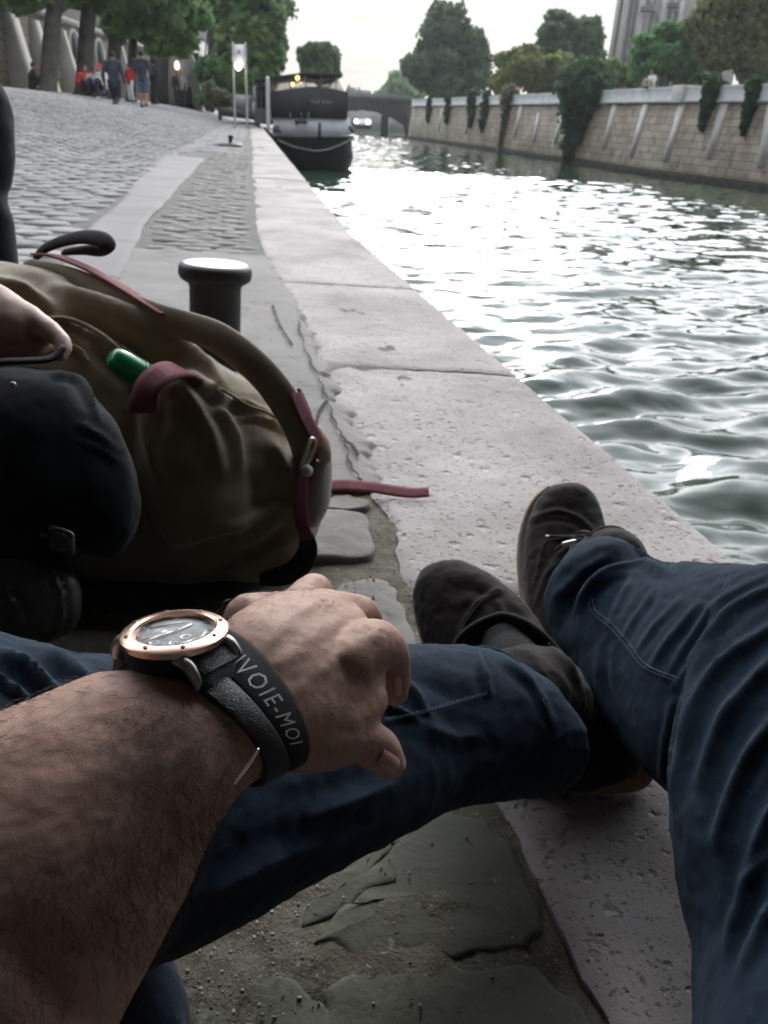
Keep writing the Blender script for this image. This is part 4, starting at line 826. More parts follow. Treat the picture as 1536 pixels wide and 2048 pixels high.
# second vessel moored behind, and clutter of the far landing stage
t = thing('landing_stage', 'cluttered dark landing stage with railings beside the barge', 'pontoon', (*gnd(500, 236)[:2], GZ(*gnd(500, 236)[:2])))
f_ = lambda x, y, o=0: at(x, y, 40) + np.array([0, o, 0])
mk('deck', extr([f_(x, y) for x, y in [(440, 232), (512, 240), (512, 226), (440, 214)]], (0, 8, 0)), m_roof, t, False)
mk('crate_wall', extr([f_(x, y, .5) for x, y in [(466, 222), (492, 228), (492, 190), (466, 188)]], (0, 2, 0)), m_cabw, t, False)
for x in (498, 503, 508): mk('railing_post', tube([f_(x, 232, -.1), f_(x, 196, -.1)], .03, 6, 4), m_cabw, t)
mk('railing', tube([f_(496, 197, -.1), f_(512, 195, -.1)], .03, 6, 6), m_cabw, t)
mk('white_fender', lathe([(.02, 0), (.16, .1), (.18, .35), (.1, .55), (.02, .6)], f_(514, 228, -.3), n=12), m_deckw, t)
tree('potted_shrub', 'pale untidy planting on the quay under the sign', (440, 224), 42, [(425, 190, 20, 22), (450, 196, 14, 16), (405, 196, 12, 14)], m_leaf['dry'], 700, .22, 61, None, 5, 'shrub', .08, 2)

# bollards and ring
m_iron2 = MAT('worn_black_iron', (0.018, 0.019, 0.019), 0.55, (0.035, 0.035, 0.032), 14, 5, metal=.0, spec=.3, bump=(('noise', 40, .25, .003),)); m_cap = MAT('polished_lit_iron', (0.55, .56, .55), 0.45, (0.68, .69, .68), 9, 5, metal=.5, bump=(('noise', 30, .15, .003),))
d_ = 1600 * .18 / 146; cb = at(421, 545, d_); BH = float(cb[2]) - .235
def bollard(label, base, s, axis=(0, 0, 1)):
    t = thing('mooring_bollard', label, 'bollard', base, 'mooring bollards on the quay')
    mk('shaft', lathe([(.09, -.02), (.09, .012), (.069, .022), (.0635, .06), (.0635, .20 + BH), (.067, .206 + BH), (.067, .211 + BH)], base, axis, 48) if s == 1 else lathe([(.1, 0), (.08, .05), (.08, .22)], base, axis, 20), m_iron2, t, True, sharp=50)
    if s == 1:
        mk('cap', lathe([(r_ * .763, .21 + (z_ - .2395) * .763 + BH) for r_, z_ in [(.086, .2395), (.100, .243), (.113, .252), (.118, .266), (.117, .285), (.112, .294), (.104, .2985)]], base, axis, 64), m_iron2, t, True)
        mk('worn_lit_top', lathe([(r_ * .763, .21 + (z_ - .2395) * .763 + BH) for r_, z_ in [(.104, .2985), (.098, .3012), (.07, .3035), (.03, .3045), (.001, .305)]], base, axis, 64), m_cap, t, True)  # polished top; sky brightness partly put into its pale colour
        return t
    mk('cap', lathe([(.086, .2395), (.100, .245), (.112, .252), (.118, .266), (.117, .283), (.110, .292), (.104, .2965), (.07, .3015), (.03, .3035), (.001, .304)], base, axis, 48), m_cap if s == 1 else m_iron2, t, True)
    return t
print('bollard cap', cb, 'ground', GZ(cb[0], cb[1]))
bz = 0.0
bb_ = np.array([cb[0], cb[1], bz])
bollard('black iron mooring bollard with shiny mushroom cap behind the backpack', bb_, 1, nrm(np.array([0.04, .03, 1])))
g = gnd(463, 232); bollard('small dark mooring bollard far along the quay below the sign', np.array([g[0], g[1], GZ(g[0], g[1])]), 0)
g = gnd(455, 293); g[2] = .004; t = thing('mooring_ring', 'flat black iron mooring plate with a knob lying on the quay', 'mooring plate', g)
mk('plate', lathe([(.001, 0), (.26, 0), (.29, .02), (.25, .05), (.06, .065), (.001, .066)], g, (-.05, 0, 1), 32), m_iron2, t, True, sharp=40)
mk('knob', lathe([(.03, .05), (.035, .13), (.055, .15), (.05, .19), (.001, .2)], g + (.05, 0, 0), (.1, 0, 1), 16), m_iron2, t)
# pale worn spots left of the strip are part of the paving

# ---- people
SK = MAT('skin', (0.36, 0.21, 0.16), .55, (.40, .25, .19), 8, 3)
def cloth(n, c, c2=None): return MAT(n, c, .85, c2 or tuple(min(1, q * 1.5) for q in c), 6, 3)
c_navy = cloth('navy_jacket', (.035, .038, .055)); c_black = cloth('black_trousers', (.018, .018, .022)); c_denim = cloth('denim_shorts', (.07, .10, .16)); c_red = cloth('red_cloth', (.42, .03, .03)); c_white = cloth('white_cloth', (.55, .56, .58)); c_grey = cloth('grey_cloth', (.2, .2, .2)); c_blue = cloth('blue_cloth', (.1, .13, .28)); c_stripe = cloth('pale_striped_cloth', (.3, .28, .3), (.55, .52, .52)); c_hair = cloth('dark_hair', (.02, .016, .014)); c_beige = cloth('beige_cloth', (.33, .28, .23))
def figure(label, foot, H, face, pose, top, bottom, hair=c_hair, short=False, cap=None, group=None, voxel=.018):
    """foot: ground point; face: heading of the chest in plan, radians from +Y; pose: dict of joints in body units (x right, y forward, z up, metres for H = 1.75)"""
    t = thing('person', label, 'person', foot, group); s = H / 1.75; c, sn = math.cos(face), math.sin(face)
    def J(p): p = np.asarray(p, float) * s; return np.array(foot) + np.array([p[0] * c - p[1] * sn, p[0] * sn + p[1] * c, p[2]])
    P = dict(pel=(0, 0, .93), chest=(0, .02, 1.28), neck=(0, .0, 1.47), head=(0, .03, 1.62), sh=.19,
             elL=(-.27, -.03, 1.13), haL=(-.27, .06, .88), elR=(.27, -.03, 1.13), haR=(.27, .06, .88), knL=(-.10, .04, .50), anL=(-.10, -.04, .08), knR=(.10, .04, .50), anR=(.10, .0, .08)); P.update(pose)
    pel, ch, ne, hd = [np.asarray(P[q], float) for q in ('pel', 'chest', 'neck', 'head')]
    shL, shR = ne * .85 + ch * .15 + (-P['sh'], 0, -.03), ne * .85 + ch * .15 + (P['sh'], 0, -.03); hL, hR = pel + (-.09, 0, -.03), pel + (.09, 0, -.03)
    body = []
    def tb(pts, rad, fl=1.0): body.append(tube([J(p) for p in pts], np.array(rad) * s, 12, None, fl))
    tb([pel, ch, ne], [.14, .155, .06]); tb([shL, shR], [.065, .065]); tb([ne, hd], [.055, .055])
    hv, hf = lathe([(.001, -.125), (.05, -.11), (.075, -.06), (.082, .0), (.08, .05), (.06, .1), (.001, .125)], (0, 0, 0), n=16); body.append((np.array([J(hd + (q[0] * .95, q[1] * 1.12, q[2])) for q in hv]), hf))
    tb([hd + (0, .085, .0), hd + (0, .112, -.02)], [.012, .016]); tb([hd + (0, .08, -.055), hd + (0, .09, -.058)], [.02, .016])
    for sg in (-1, 1): tb([hd + (sg * .078, 0, -.015), hd + (sg * .086, -.01, .015)], [.015, .016])
    for sd_, el, ha in (('L', 'elL', 'haL'), ('R', 'elR', 'haR')):
        sh = shL if sd_ == 'L' else shR; e, h = np.asarray(P[el], float), np.asarray(P[ha], float)
        tb([sh, e, h], [.052, .042, .028]); dr = nrm(h - e); px_ = nrm(np.cross(dr, (0.2, 1, 0.1))); tb([h, h + dr * .08], [.03, .034], .6)
        for i in range(4): o = px_ * (i - 1.5) * .019; tb([h + dr * .07 + o, h + dr * .125 + o, h + dr * (.165 - abs(i - 1.3) * .012) + o + np.array([0, .015, 0])], [.0095, .009, .0085])
        tb([h + dr * .02 + px_ * .03, h + dr * .07 + px_ * .055, h + dr * .10 + px_ * .05], [.011, .0105, .009])
    for hp, kn, an in ((hL, 'knL', 'anL'), (hR, 'knR', 'anR')):
        k_, a_ = np.asarray(P[kn], float), np.asarray(P[an], float); tb([hp, k_, a_], [.085, .058, .04]); tb([a_ + (0, -.05, -.045), a_ + (0, .08, -.045), a_ + (0, .19, -.05)], [.035, .042, .03])
    mk('body', remesh(join(*body), voxel, 3), SK, t)
    g_ = [tube([J(pel + (0, 0, -.02)), J((pel + ch) / 2), J(ch), J(ne * .8 + ch * .2)], np.array([.165, .165, .185, .10]) * s, 14), tube([J(shL), J(shR)], .085 * s, 12)]
    for sh, el, ha in ((shL, 'elL', 'haL'), (shR, 'elR', 'haR')): g_.append(tube([J(sh), J(P[el]), J(np.asarray(P[ha]) * .92 + np.asarray(P[el]) * .08)], np.array([.078, .062, .048]) * s, 12))
    mk('top', remesh(join(*g_), voxel, 3), top, t)
    l_ = [tube([J(hL + (0, 0, .02)), J(hR + (0, 0, .02))], .125 * s, 12)]
    for hp, kn, an in ((hL, 'knL', 'anL'), (hR, 'knR', 'anR')):
        k_, a_ = np.asarray(P[kn], float), np.asarray(P[an], float)
        l_.append(tube([J(hp), J(k_ * .9 + hp * .1 if short else k_)], np.array([.115, .10]) * s, 12) if short else tube([J(hp), J(k_), J(a_)], np.array([.112, .082, .07]) * s, 12))
    mk('shorts' if short else 'trousers', remesh(join(*l_), voxel, 3), bottom, t)
    for an in ('anL', 'anR'):
        a_ = np.asarray(P[an], float); mk('shoe', tube([J(a_ + (0, -.06, -.035)), J(a_ + (0, .08, -.04)), J(a_ + (0, .2, -.05))], np.array([.05, .052, .04]) * s, 12), c_black, t)
    hv2 = [(.001, .135), (.06, .115), (.088, .06), (.09, .0), (.08, -.04)]
    hh, hf2 = lathe(hv2, (0, 0, 0), n=16); mk('cap' if cap else 'hair', (np.array([J(hd + (q[0] * .98, q[1] * 1.15 - .018, q[2])) for q in hh]), hf2), cap or hair, t)
    return t
def foot(x, y, d):
    p = at(x, y, d); return p
walkR = dict(knL=(-.09, .12, .52), anL=(-.08, .22, .10), knR=(.09, .02, .49), anR=(.07, -.24, .16), haL=(-.25, -.08, .86), haR=(.28, .14, .9), elR=(.29, .0, 1.13))
figure('person walking away in dark jacket and black trousers, largest figure on the quay', foot(234, 231, 25.2), 1.78, .05, dict(knL=(-.05, .1, .52), anL=(-.02, .12, .09), knR=(.06, .06, .52), anR=(.03, -.3, .3), elL=(-.30, -.05, 1.12), haL=(-.30, .02, .88), elR=(.30, -.05, 1.12), haR=(.33, .0, .88), sh=.21), c_navy, c_black)
figure('person in navy top and blue denim shorts with bare legs walking away', foot(289, 215, 27.5), 1.72, .1, dict(knL=(-.08, .06, .50), anL=(-.09, .05, .09), knR=(.09, .04, .5), anR=(.08, -.1, .12), elL=(-.26, -.02, 1.14), haL=(-.2, .2, 1.08), elR=(.28, .02, 1.12), haR=(.2, .24, 1.1), sh=.2), c_navy, c_denim, short=True)
sit = dict(pel=(0, 0, .12), chest=(0, .06, .46), neck=(0, .08, .64), head=(0, .13, .79), elL=(-.27, .12, .36), haL=(-.16, .34, .36), elR=(.27, .12, .36), haR=(.16, .34, .36), knL=(-.15, .42, .42), anL=(-.12, .46, .07), knR=(.15, .42, .42), anR=(.12, .5, .07))
gs = 'people sitting along the upper wall'
figure('person in black crouching alone against the wall, apart from the others', foot(66, 178, 30), 1.7, -1.2, sit, c_black, c_black, group=gs)
figure('seated person in a red top, leftmost of the group under the trees', foot(173, 188, 27), 1.65, -2.6, sit, c_red, c_black, group=gs)
figure('seated person in a pale striped top beside the red topped one', foot(188, 191, 27), 1.65, -2.3, sit, c_stripe, c_blue, group=gs)
figure('seated person wearing a bright red cap and white top', foot(207, 192, 27), 1.85, 2.8, sit, c_white, c_black, cap=c_red, group=gs)
figure('standing person in red top and white trousers between the two walkers', foot(263, 203, 33), 1.35, 2.7, dict(haL=(-.1, .25, 1.05), haR=(.1, .25, 1.05)), c_red, c_white)
figure('dark dressed person standing in front of the sooty abutment wall', foot(312, 208, 36), 1.75, 1.4, {}, c_black, c_black)
ga = 'people standing in the arched passage'
figure('dark dressed person with a white bag side inside the arched passage', foot(356, 209, 46), 1.7, 2.9, {}, c_black, c_black, group=ga)
figure('second dark dressed person, right one in the arched passage', foot(366, 210, 46), 1.7, 3.4, {}, c_grey, c_black, group=ga)
figure("pale figure sitting on the parapet below the cathedral", np.array([*on_wall(1284, 168)[0][:2], ZT]) - np.array([*on_wall(1284, 168)[1], 0]) * .6, 1.7, 2.2, dict(sit, pel=(0, 0, .1)), c_white, c_beige)
# ================================================================== the photographer: left arm, jeans, shoes
rng = np.random.RandomState(23)
m_skin = MAT('tanned_skin', (0.375, 0.226, 0.175), 0.58, (0.445, 0.280, 0.222), 22, 6, 0.35, 0.65, third=((0.34, 0.190, 0.145), 55, .60, .78), sss=0.12, spec=.28,
             bump=(('noise', 70, .10, .004), ('cells', 700, .18, .0004), ('noise', 1400, .25, .0003)))
m_nail = MAT('fingernail', (0.40, 0.215, 0.175), 0.35, (.45, .26, .215), 90, 2, sss=.1, coat=.3)
m_hair = MAT('dark_arm_hair', (0.022, 0.016, 0.013), 0.42, spec=.6)
person = thing('person', 'photographer with a hairy tanned left forearm, blue jeans and dark suede boots', 'person', (0.0, -0.25, 0.0))
def PT(x, y, d): return at(x, y, d)
def sec(a, b, th): return (at(*a), at(*b), th)
# forearm to knuckles: one loft, little finger side first, thumb side second
arm_secs = [sec((-760, 1700, .36), (-250, 2650, .30), .050), sec((-330, 1640, .315), (100, 2330, .262), .047), sec((-120, 1500, .318), (225, 2060, .275), .042), sec((60, 1410, .326), (345, 1840, .292), .036),
            sec((190, 1360, .335), (430, 1660, .308), .029), sec((296, 1366, .343), (502, 1562, .322), .025), sec((378, 1346, .350), (548, 1532, .330), .0235), sec((450, 1246, .366), (600, 1522, .340), .024),
            sec((520, 1206, .388), (655, 1508, .350), .0245), sec((585, 1194, .408), (705, 1480, .360), .023), sec((640, 1196, .424), (748, 1425, .370), .0205), sec((676, 1208, .434), (775, 1360, .380), .017)]
ARM = loft(arm_secs, 110, 64, 2.15); RG_ARM = loft(arm_secs, 110, 64, 2.15, raw=True)
def fing(pts, r): return tube([at(*p) for p in pts], r, 20, 36)
hand = [fing([(690, 1330, .372), (752, 1290, .388), (782, 1312, .405), (789, 1350, .414), (790, 1386, .416)], [.0150, .0128, .0095, .0085, .0072]),     # index, folded down over the shin
        fing([(620, 1270, .385), (672, 1232, .408), (722, 1228, .440), (738, 1262, .452), (742, 1300, .452)], [.0150, .0125, .0098, .0085, .0070]),      # middle
        fing([(560, 1250, .392), (592, 1222, .416), (628, 1180, .446), (640, 1196, .466), (648, 1230, .470)], [.0145, .0122, .0096, .0082, .0068]),      # ring
        fing([(500, 1240, .392), (535, 1226, .418), (566, 1212, .444), (590, 1222, .458), (606, 1250, .462)], [.0135, .0108, .0083, .0072, .0060]),     # little
        fing([(585, 1470, .350), (650, 1478, .356), (715, 1478, .364), (752, 1496, .371), (782, 1526, .378)], [.0165, .0140, .0108, .0106, .0075])]      # thumb
hand.append(fing([(640, 1350, .374), (700, 1318, .3800), (750, 1292, .3885)], [.0155, .0150, .0130]))
web = fing([(640, 1430, .358), (690, 1440, .362), (735, 1400, .374)], [.016, .012, .010])
V, F = remesh(join(ARM, *hand, web), .0013, 12, .5)
Nn = vnormals(V, F); px, py, pd = proj(V)
# knuckle wrinkles, tendons and veins
for cx, cy, rx_, ry_, amp in [(765, 1262, 34, 26, .0007), (657, 1206, 30, 16, .0008), (735, 1208, 20, 12, .0005), (632, 1168, 16, 12, .0004), (752, 1492, 22, 26, .0006)]:
    m_ = np.exp(-(((px - cx) / rx_) ** 2 + ((py - cy) / ry_) ** 2)); V = V + Nn * (amp * m_ * perlin(V * np.array([620, 620, 900])))[:, None]
for pl, wd_, am in [([(560, 1330), (640, 1260), (720, 1230)], 17, .0008), ([(540, 1280), (600, 1225), (640, 1200)], 14, .0006), ([(580, 1390), (670, 1320), (750, 1270)], 17, .0007)]:
    d_, _ = polydist(px, py, pl); V = V + Nn * (am * np.exp(-(d_ / wd_) ** 2) * (pd < .45))[:, None]
V = V + Nn * (.0007 * perlin(V * 60) + .00025 * perlin(V * 240))[:, None]
# nail beds
armVF = (V, F)
mk('body', armVF, m_skin, person, org=np.array([-.1, .2, .35]))
def nail(c, axis, up, L, W):
    ax = nrm(axis); up = nrm(np.asarray(up) - ax * (np.asarray(up) @ ax)); sd = np.cross(ax, up); u = np.linspace(-1, 1, 9); v = np.linspace(-1, 1, 9)
    G = np.array([[np.asarray(c) + ax * a * L / 2 * (1 - .12 * b * b) + sd * b * W / 2 + up * (-(b * b) * W * .22 - .1 * (a - .2) ** 2 * L * .5) for b in v] for a in u])
    return G.reshape(-1, 3), [tuple(f) for f in grid_faces(9, 9, False)]
tip, ip = at(786, 1528, .378), at(752, 1496, .371)
NAILS = []  # laid on once the drape helper exists
if 0: mk('nail', nail(at(783, 1520, .3690), tip - ip, -ray(780, 1520) + .55 * CR + .25 * CU, .0125, .0105), m_nail, person)
if 0: mk('nail', nail(at(803, 1368, .4120), at(790, 1386, .416) - at(789, 1350, .414), CR * 1.0 - ray(800, 1370) * .35, .0115, .0090), m_nail, person)

# hair on the forearm and the back of the hand (one growth, uncountable)
C_all = (catmull([s[0] for s in arm_secs], 110) + catmull([s[1] for s in arm_secs], 110)) / 2
front = (Nn * (CP - V)).sum(1) > -.01 * np.linalg.norm(CP - V, axis=1)
on = front & (px < 740) & (px > -60) & (py < 2150) & (pd < .42)
ids = np.where(on)[0]
wgt = np.where(px[ids] < 460, 1.0, .75) * np.clip(.55 + 1.1 * perlin(V[ids] * 22), .1, 1.3); wgt *= np.where((px[ids] > 640), .4, 1.0)
pick = rng.choice(ids, 3400, p=wgt / wgt.sum())
axis_dir = nrm(C_all[70] - C_all[20])
hv, hf = [], []
for n_, i in enumerate(pick):
    p = V[i]; nn = Nn[i]; ha = px[i] > 470
    gdir = nrm((CR * .15 - CU * .9 + axis_dir * (-.35 if not ha else .35)) + rng.normal(size=3) * .6)
    gdir = nrm(gdir - nn * (gdir @ nn) * .85); L = (rng.uniform(.004, .0125) if not ha else rng.uniform(.0018, .005)); r0 = rng.uniform(.00005, .00010) if not ha else .00005
    side = nrm(np.cross(gdir, nn)); bend = rng.normal() * .8
    for k_ in range(4):
        t_ = k_ / 3; c = p + gdir * L * t_ + nn * (L * .34 * math.sin(t_ * 2.2) + .0001) + side * bend * L * t_ * t_
        r_ = r0 * (1 - .75 * t_); hv += [c + side * r_, c - side * r_ * .6 + nn * r_, c - side * r_ * .6 - nn * r_]
    o_ = n_ * 12
    for k_ in range(3):
        for j in range(3): hf.append((o_ + k_ * 3 + j, o_ + k_ * 3 + (j + 1) % 3, o_ + (k_ + 1) * 3 + (j + 1) % 3, o_ + (k_ + 1) * 3 + j))
tag(mk('arm_hair', (np.array(hv), hf), m_hair, person, False), kind='stuff')

# ---- jeans
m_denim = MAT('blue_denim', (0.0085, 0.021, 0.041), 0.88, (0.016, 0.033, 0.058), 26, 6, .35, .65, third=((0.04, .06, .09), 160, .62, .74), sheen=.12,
              bump=(('noise', 30, .25, .004), ('weave', 700, .55, .0009), ('noise', 900, .4, .0006)), spec=.2, worn_highlight=((.055, .085, .125), .515, .60))  # crests paler: denim fade plus fold highlights put into the colour
m_thread = MAT('faded_blue_stitching', (0.20, .25, .32), .85, (.10, .13, .19), 160, 2)
legL = loft([sec((-420, 1330, .53), (-420, 2050, .40), .085), sec((-230, 1255, .55), (-150, 2060, .43), .085), sec((0, 1284, .565), (170, 1990, .47), .080), sec((205, 1332, .58), (420, 1885, .50), .074), sec((450, 1330, .615), (610, 1778, .545), .064), sec((650, 1312, .655), (770, 1690, .60), .057),
             sec((800, 1293, .70), (872, 1632, .655), .055), sec((900, 1292, .725), (945, 1608, .69), .058), sec((968, 1300, .742), (1010, 1600, .715), .060), sec((1040, 1336, .752), (1075, 1590, .735), .060), sec((1092, 1394, .758), (1114, 1562, .748), .057)], 70, 56, 2.2)
thighL = loft([sec((-420, 1500, .52), (290, 1880, .545), .085), sec((-300, 1700, .53), (325, 1925, .555), .085), sec((-240, 1950, .53), (380, 2050, .55), .085), sec((-160, 2350, .50), (430, 2330, .52), .085), sec((-60, 3100, .46), (500, 3000, .46), .085)], 40, 48, 2.3)
legR = loft([sec((1216, 1100, .985), (1104, 1248, .962), .056), sec((1245, 1101, .97), (1118, 1290, .94), .062), sec((1280, 1104, .95), (1142, 1335, .915), .064), sec((1345, 1137, .91), (1190, 1420, .865), .066), sec((1430, 1143, .86), (1262, 1505, .80), .070), sec((1545, 1150, .80), (1345, 1595, .73), .075),
             sec((1700, 1150, .75), (1480, 1700, .665), .078), sec((1830, 1190, .72), (1640, 1780, .62), .075)], 64, 56, 2.2)
thighR = loft([sec((1440, 1190, .735), (1900, 1250, .66), .080), sec((1392, 1300, .70), (1930, 1480, .62), .085), sec((1348, 1440, .665), (1930, 1700, .57), .085), sec((1336, 1585, .635), (1930, 1900, .53), .085), sec((1352, 1720, .60), (1930, 2080, .50), .085), sec((1392, 1860, .56), (1930, 2260, .47), .085),
               sec((1396, 2060, .51), (1930, 2500, .44), .085), sec((1330, 2420, .46), (1930, 2900, .42), .085), sec((1150, 3000, .42), (1800, 3300, .40), .085)], 60, 56, 2.3)
hips = loft([sec((-160, 3000, .40), (520, 3000, .40), .09), sec((400, 3250, .38), (900, 3250, .38), .09), sec((1100, 3000, .42), (1800, 3200, .40), .09)], 20, 32)
V, F = remesh(join(legL, thighL, legR, thighR), .0033, 9, .5)
V[:, 2] = np.maximum(V[:, 2], .004)
Nn = vnormals(V, F); px, py, pd = proj(V); vis = (Nn * (CP - V)).sum(1) > 0
SHARP = .72
def ridge(pl, w_, amp, side=1.0, lo=0.0, hi=9.0, sm=24):
    """a cloth fold: crest along the line, trough beside it"""
    global V
    pl_ = catmull(pl, sm); d_, t_ = polydist(px, py, pl_); taper = np.sin(np.clip(t_, 0.02, .98) * math.pi) ** .5
    w_ = w_ * SHARP; prof = np.exp(-np.abs(d_ / w_) ** 1.5) - .40 * np.exp(-((d_ - 2.3 * w_) / (1.3 * w_)) ** 2)
    V = V + Nn * (amp * prof * taper * vis * (pd > lo) * (pd < hi))[:, None]
# right lower leg: gathers running from the seam up to the knee
for pl, w_, a_ in [([(1352, 1368), (1420, 1270), (1480, 1205), (1560, 1170)], 11, .006), ([(1330, 1355), (1390, 1260), (1450, 1195), (1540, 1150)], 9, .004), ([(1300, 1335), (1345, 1270), (1400, 1205)], 8, .0035), ([(1270, 1310), (1310, 1250), (1360, 1200)], 7, .003),
                   ([(1240, 1285), (1275, 1225), (1310, 1180)], 7, .0028), ([(1215, 1258), (1240, 1200), (1262, 1160)], 7, .003), ([(1362, 1480), (1382, 1420), (1440, 1330), (1560, 1240)], 13, .007), ([(1345, 1600), (1362, 1500), (1388, 1420)], 12, .005),
                   ([(1400, 1560), (1450, 1430), (1560, 1300)], 16, .007), ([(1430, 1690), (1480, 1540), (1570, 1400)], 17, .007), ([(1480, 1780), (1530, 1640), (1600, 1540)], 17, .006), ([(1450, 1900), (1490, 1780), (1540, 1700)], 16, .005),
                   ([(1150, 1215), (1190, 1150), (1260, 1118), (1330, 1140)], 14, .008), ([(1120, 1190), (1165, 1140), (1215, 1105)], 9, .006), ([(1195, 1300), (1200, 1380), (1230, 1450)], 9, .004), ([(1225, 1290), (1225, 1360), (1245, 1440)], 8, .003),
                   ([(1122, 1250), (1150, 1178), (1200, 1130), (1270, 1112), (1330, 1124)], 20, -.014), ([(1158, 1215), (1185, 1170), (1225, 1140), (1280, 1130), (1340, 1142)], 12, .008), ([(1190, 1175), (1240, 1150), (1290, 1150)], 9, .003), ([(1345, 1400), (1330, 1480), (1322, 1560)], 8, .004), ([(1480, 1950), (1520, 1850), (1560, 1790)], 16, .005)]: ridge(pl, w_, a_, lo=.4)
# left leg: cuff folds, knee folds behind the forearm
for pl, w_, a_ in [([(955, 1305), (968, 1345), (978, 1390)], 9, .006), ([(800, 1330), (860, 1370), (930, 1400)], 22, -.004), ([(1000, 1315), (1050, 1350), (1085, 1400), (1105, 1450)], 9, .004), ([(830, 1440), (900, 1470), (960, 1470)], 20, .004),
                   ([(0, 1305), (60, 1335), (120, 1390)], 14, .008), ([(-20, 1350), (40, 1385), (90, 1420)], 10, .006), ([(90, 1298), (140, 1330), (190, 1372)], 16, .006), ([(780, 1350), (830, 1385), (860, 1440)], 10, .003), ([(750, 1400), (800, 1420), (840, 1445)], 8, .003),
                   ([(600, 1640), (700, 1600), (800, 1560)], 26, .005), ([(400, 1800), (520, 1730), (640, 1680)], 26, .005)]: ridge(pl, w_, a_, hi=.8)
V = V + Nn * (.0024 * (0.45 - np.abs(perlin(V * np.array([15, 32, 24]) + .8 * perlin(V * 9)[:, None]))) * (.4 + .6 * sstep(-.2, .4, perlin(V * 6 + 3))))[:, None]
V = V + Nn * (.0014 * perlin(V * np.array([26, 26, 34])) + .0009 * perlin(V * 85) + .0004 * perlin(V * 210))[:, None]
V[:, 2] = np.maximum(V[:, 2], .004)
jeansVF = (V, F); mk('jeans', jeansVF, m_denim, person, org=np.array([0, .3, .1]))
# stitched seams laid on the cloth
def drape(pl, n, VF, lift=.0006):
    V, F = VF; Nv = vnormals(V, F); pq = catmull(pl, n); px, py, pd = proj(V); vis_ = (Nv * (CP - V)).sum(1) > 0; out = []
    for x, y in pq:
        d_ = np.hypot(px - x, py - y); d_[~vis_] = 1e9; near = d_ < d_.min() + 5; j = np.where(near)[0][pd[near].argmin()]; out.append(at(x, y, pd[j]) + Nv[j] * lift)
    out = np.array(out); ker = np.ones(5) / 5
    sm = np.stack([np.convolve(np.pad(out[:, k_], 2, 'edge'), ker, 'valid') for k_ in range(3)], 1); return sm
def stitches(name, pl, n, VF, mat, parent, r=.0006, duty=.6, wob=0):
    L = drape(pl, n * 4, VF); parts = []
    for i in range(n): parts.append(tube(L[i * 4:i * 4 + max(2, int(4 * duty))], r, 6, 4))
    return mk(name, join(*parts), mat, parent)
tn = drape([(781, 1514), (785, 1520)], 4, armVF, .0010)[1]; mk('nail', nail(tn, tip - ip, CR * .85 - ray(785, 1518) * .55, .0125, .0100), m_nail, person)
fn = drape([(800, 1362), (803, 1368)], 4, armVF, .0009)[1]; mk('nail', nail(fn, at(790, 1386, .416) - at(789, 1350, .414), CR - ray(800, 1370) * .3, .0125, .0095), m_nail, person)
seamR = [(1182, 1292), (1200, 1305), (1235, 1325), (1265, 1352), (1295, 1385), (1320, 1400), (1350, 1408)]
seamR = [(1178, 1205), (1185, 1228), (1218, 1255), (1250, 1290), (1280, 1330), (1310, 1348), (1349, 1362)]
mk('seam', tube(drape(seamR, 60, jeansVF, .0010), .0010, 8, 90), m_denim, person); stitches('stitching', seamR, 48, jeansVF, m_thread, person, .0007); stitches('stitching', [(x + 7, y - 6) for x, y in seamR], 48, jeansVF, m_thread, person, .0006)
seamL = [(770, 1443), (815, 1434), (870, 1420), (925, 1404), (974, 1390)]
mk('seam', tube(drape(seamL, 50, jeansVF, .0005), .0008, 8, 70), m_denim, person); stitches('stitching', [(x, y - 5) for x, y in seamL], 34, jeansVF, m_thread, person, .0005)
stitches('stitching', [(1085, 1398), (1098, 1425), (1108, 1455)], 10, jeansVF, m_thread, person, .0005)
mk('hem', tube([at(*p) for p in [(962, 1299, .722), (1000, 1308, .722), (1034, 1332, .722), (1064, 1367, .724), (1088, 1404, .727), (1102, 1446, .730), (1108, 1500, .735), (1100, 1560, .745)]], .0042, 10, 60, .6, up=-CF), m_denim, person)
# the turned hem of the right leg standing around the boot
hemR = [(1091, 1218), (1104, 1184), (1118, 1166), (1135, 1149), (1160, 1130), (1190, 1110), (1213, 1096), (1250, 1100), (1285, 1105), (1330, 1130)]
hr = np.array([at(x, y, .968 + .0035 * i) for i, (x, y) in enumerate(hemR)]); dn = -CU * .022 + CR * .006
hv = []
HC = catmull(hr, 50)
for q in HC: hv.append([q, q + dn * .5 - CF * .004, q + dn * 1.6 - CF * .010, q + dn * 1.6 + CF * .004, q + dn * .5 + CF * .006, q + CF * .003])
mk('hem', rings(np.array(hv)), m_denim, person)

# ---- suede boots
m_suede = MAT('dark_brown_suede', (0.0135, 0.0098, 0.0095), 0.92, (0.024, 0.018, 0.0175), 34, 6, .35, .65, third=((0.04, .032, .029), 70, .62, .78), sheen=.12, spec=.2, bump=(('noise', 60, .3, .003), ('noise', 700, .4, .0006)))
m_sole = MAT('pale_crepe_sole', (0.19, .15, .105), .8, (.26, .21, .155), 60, 3, bump=(('noise', 200, .4, .001),)); m_sstitch = MAT('boot_stitching', (.10, .085, .075), .8); m_liner = MAT('black_boot_lining', (.008, .008, .008), .95); m_sock = MAT('ribbed_black_sock', (.014, .014, .015), .95, (.03, .03, .032), 300, 2, bump=(('weave', 420, .6, .001),))
def shoe_body(secs, extra, vox=.0032):
    V, F = remesh(join(loft(secs, 60, 48, 2.25), *extra), vox, 8, .5); Nn = vnormals(V, F); return V, F, Nn
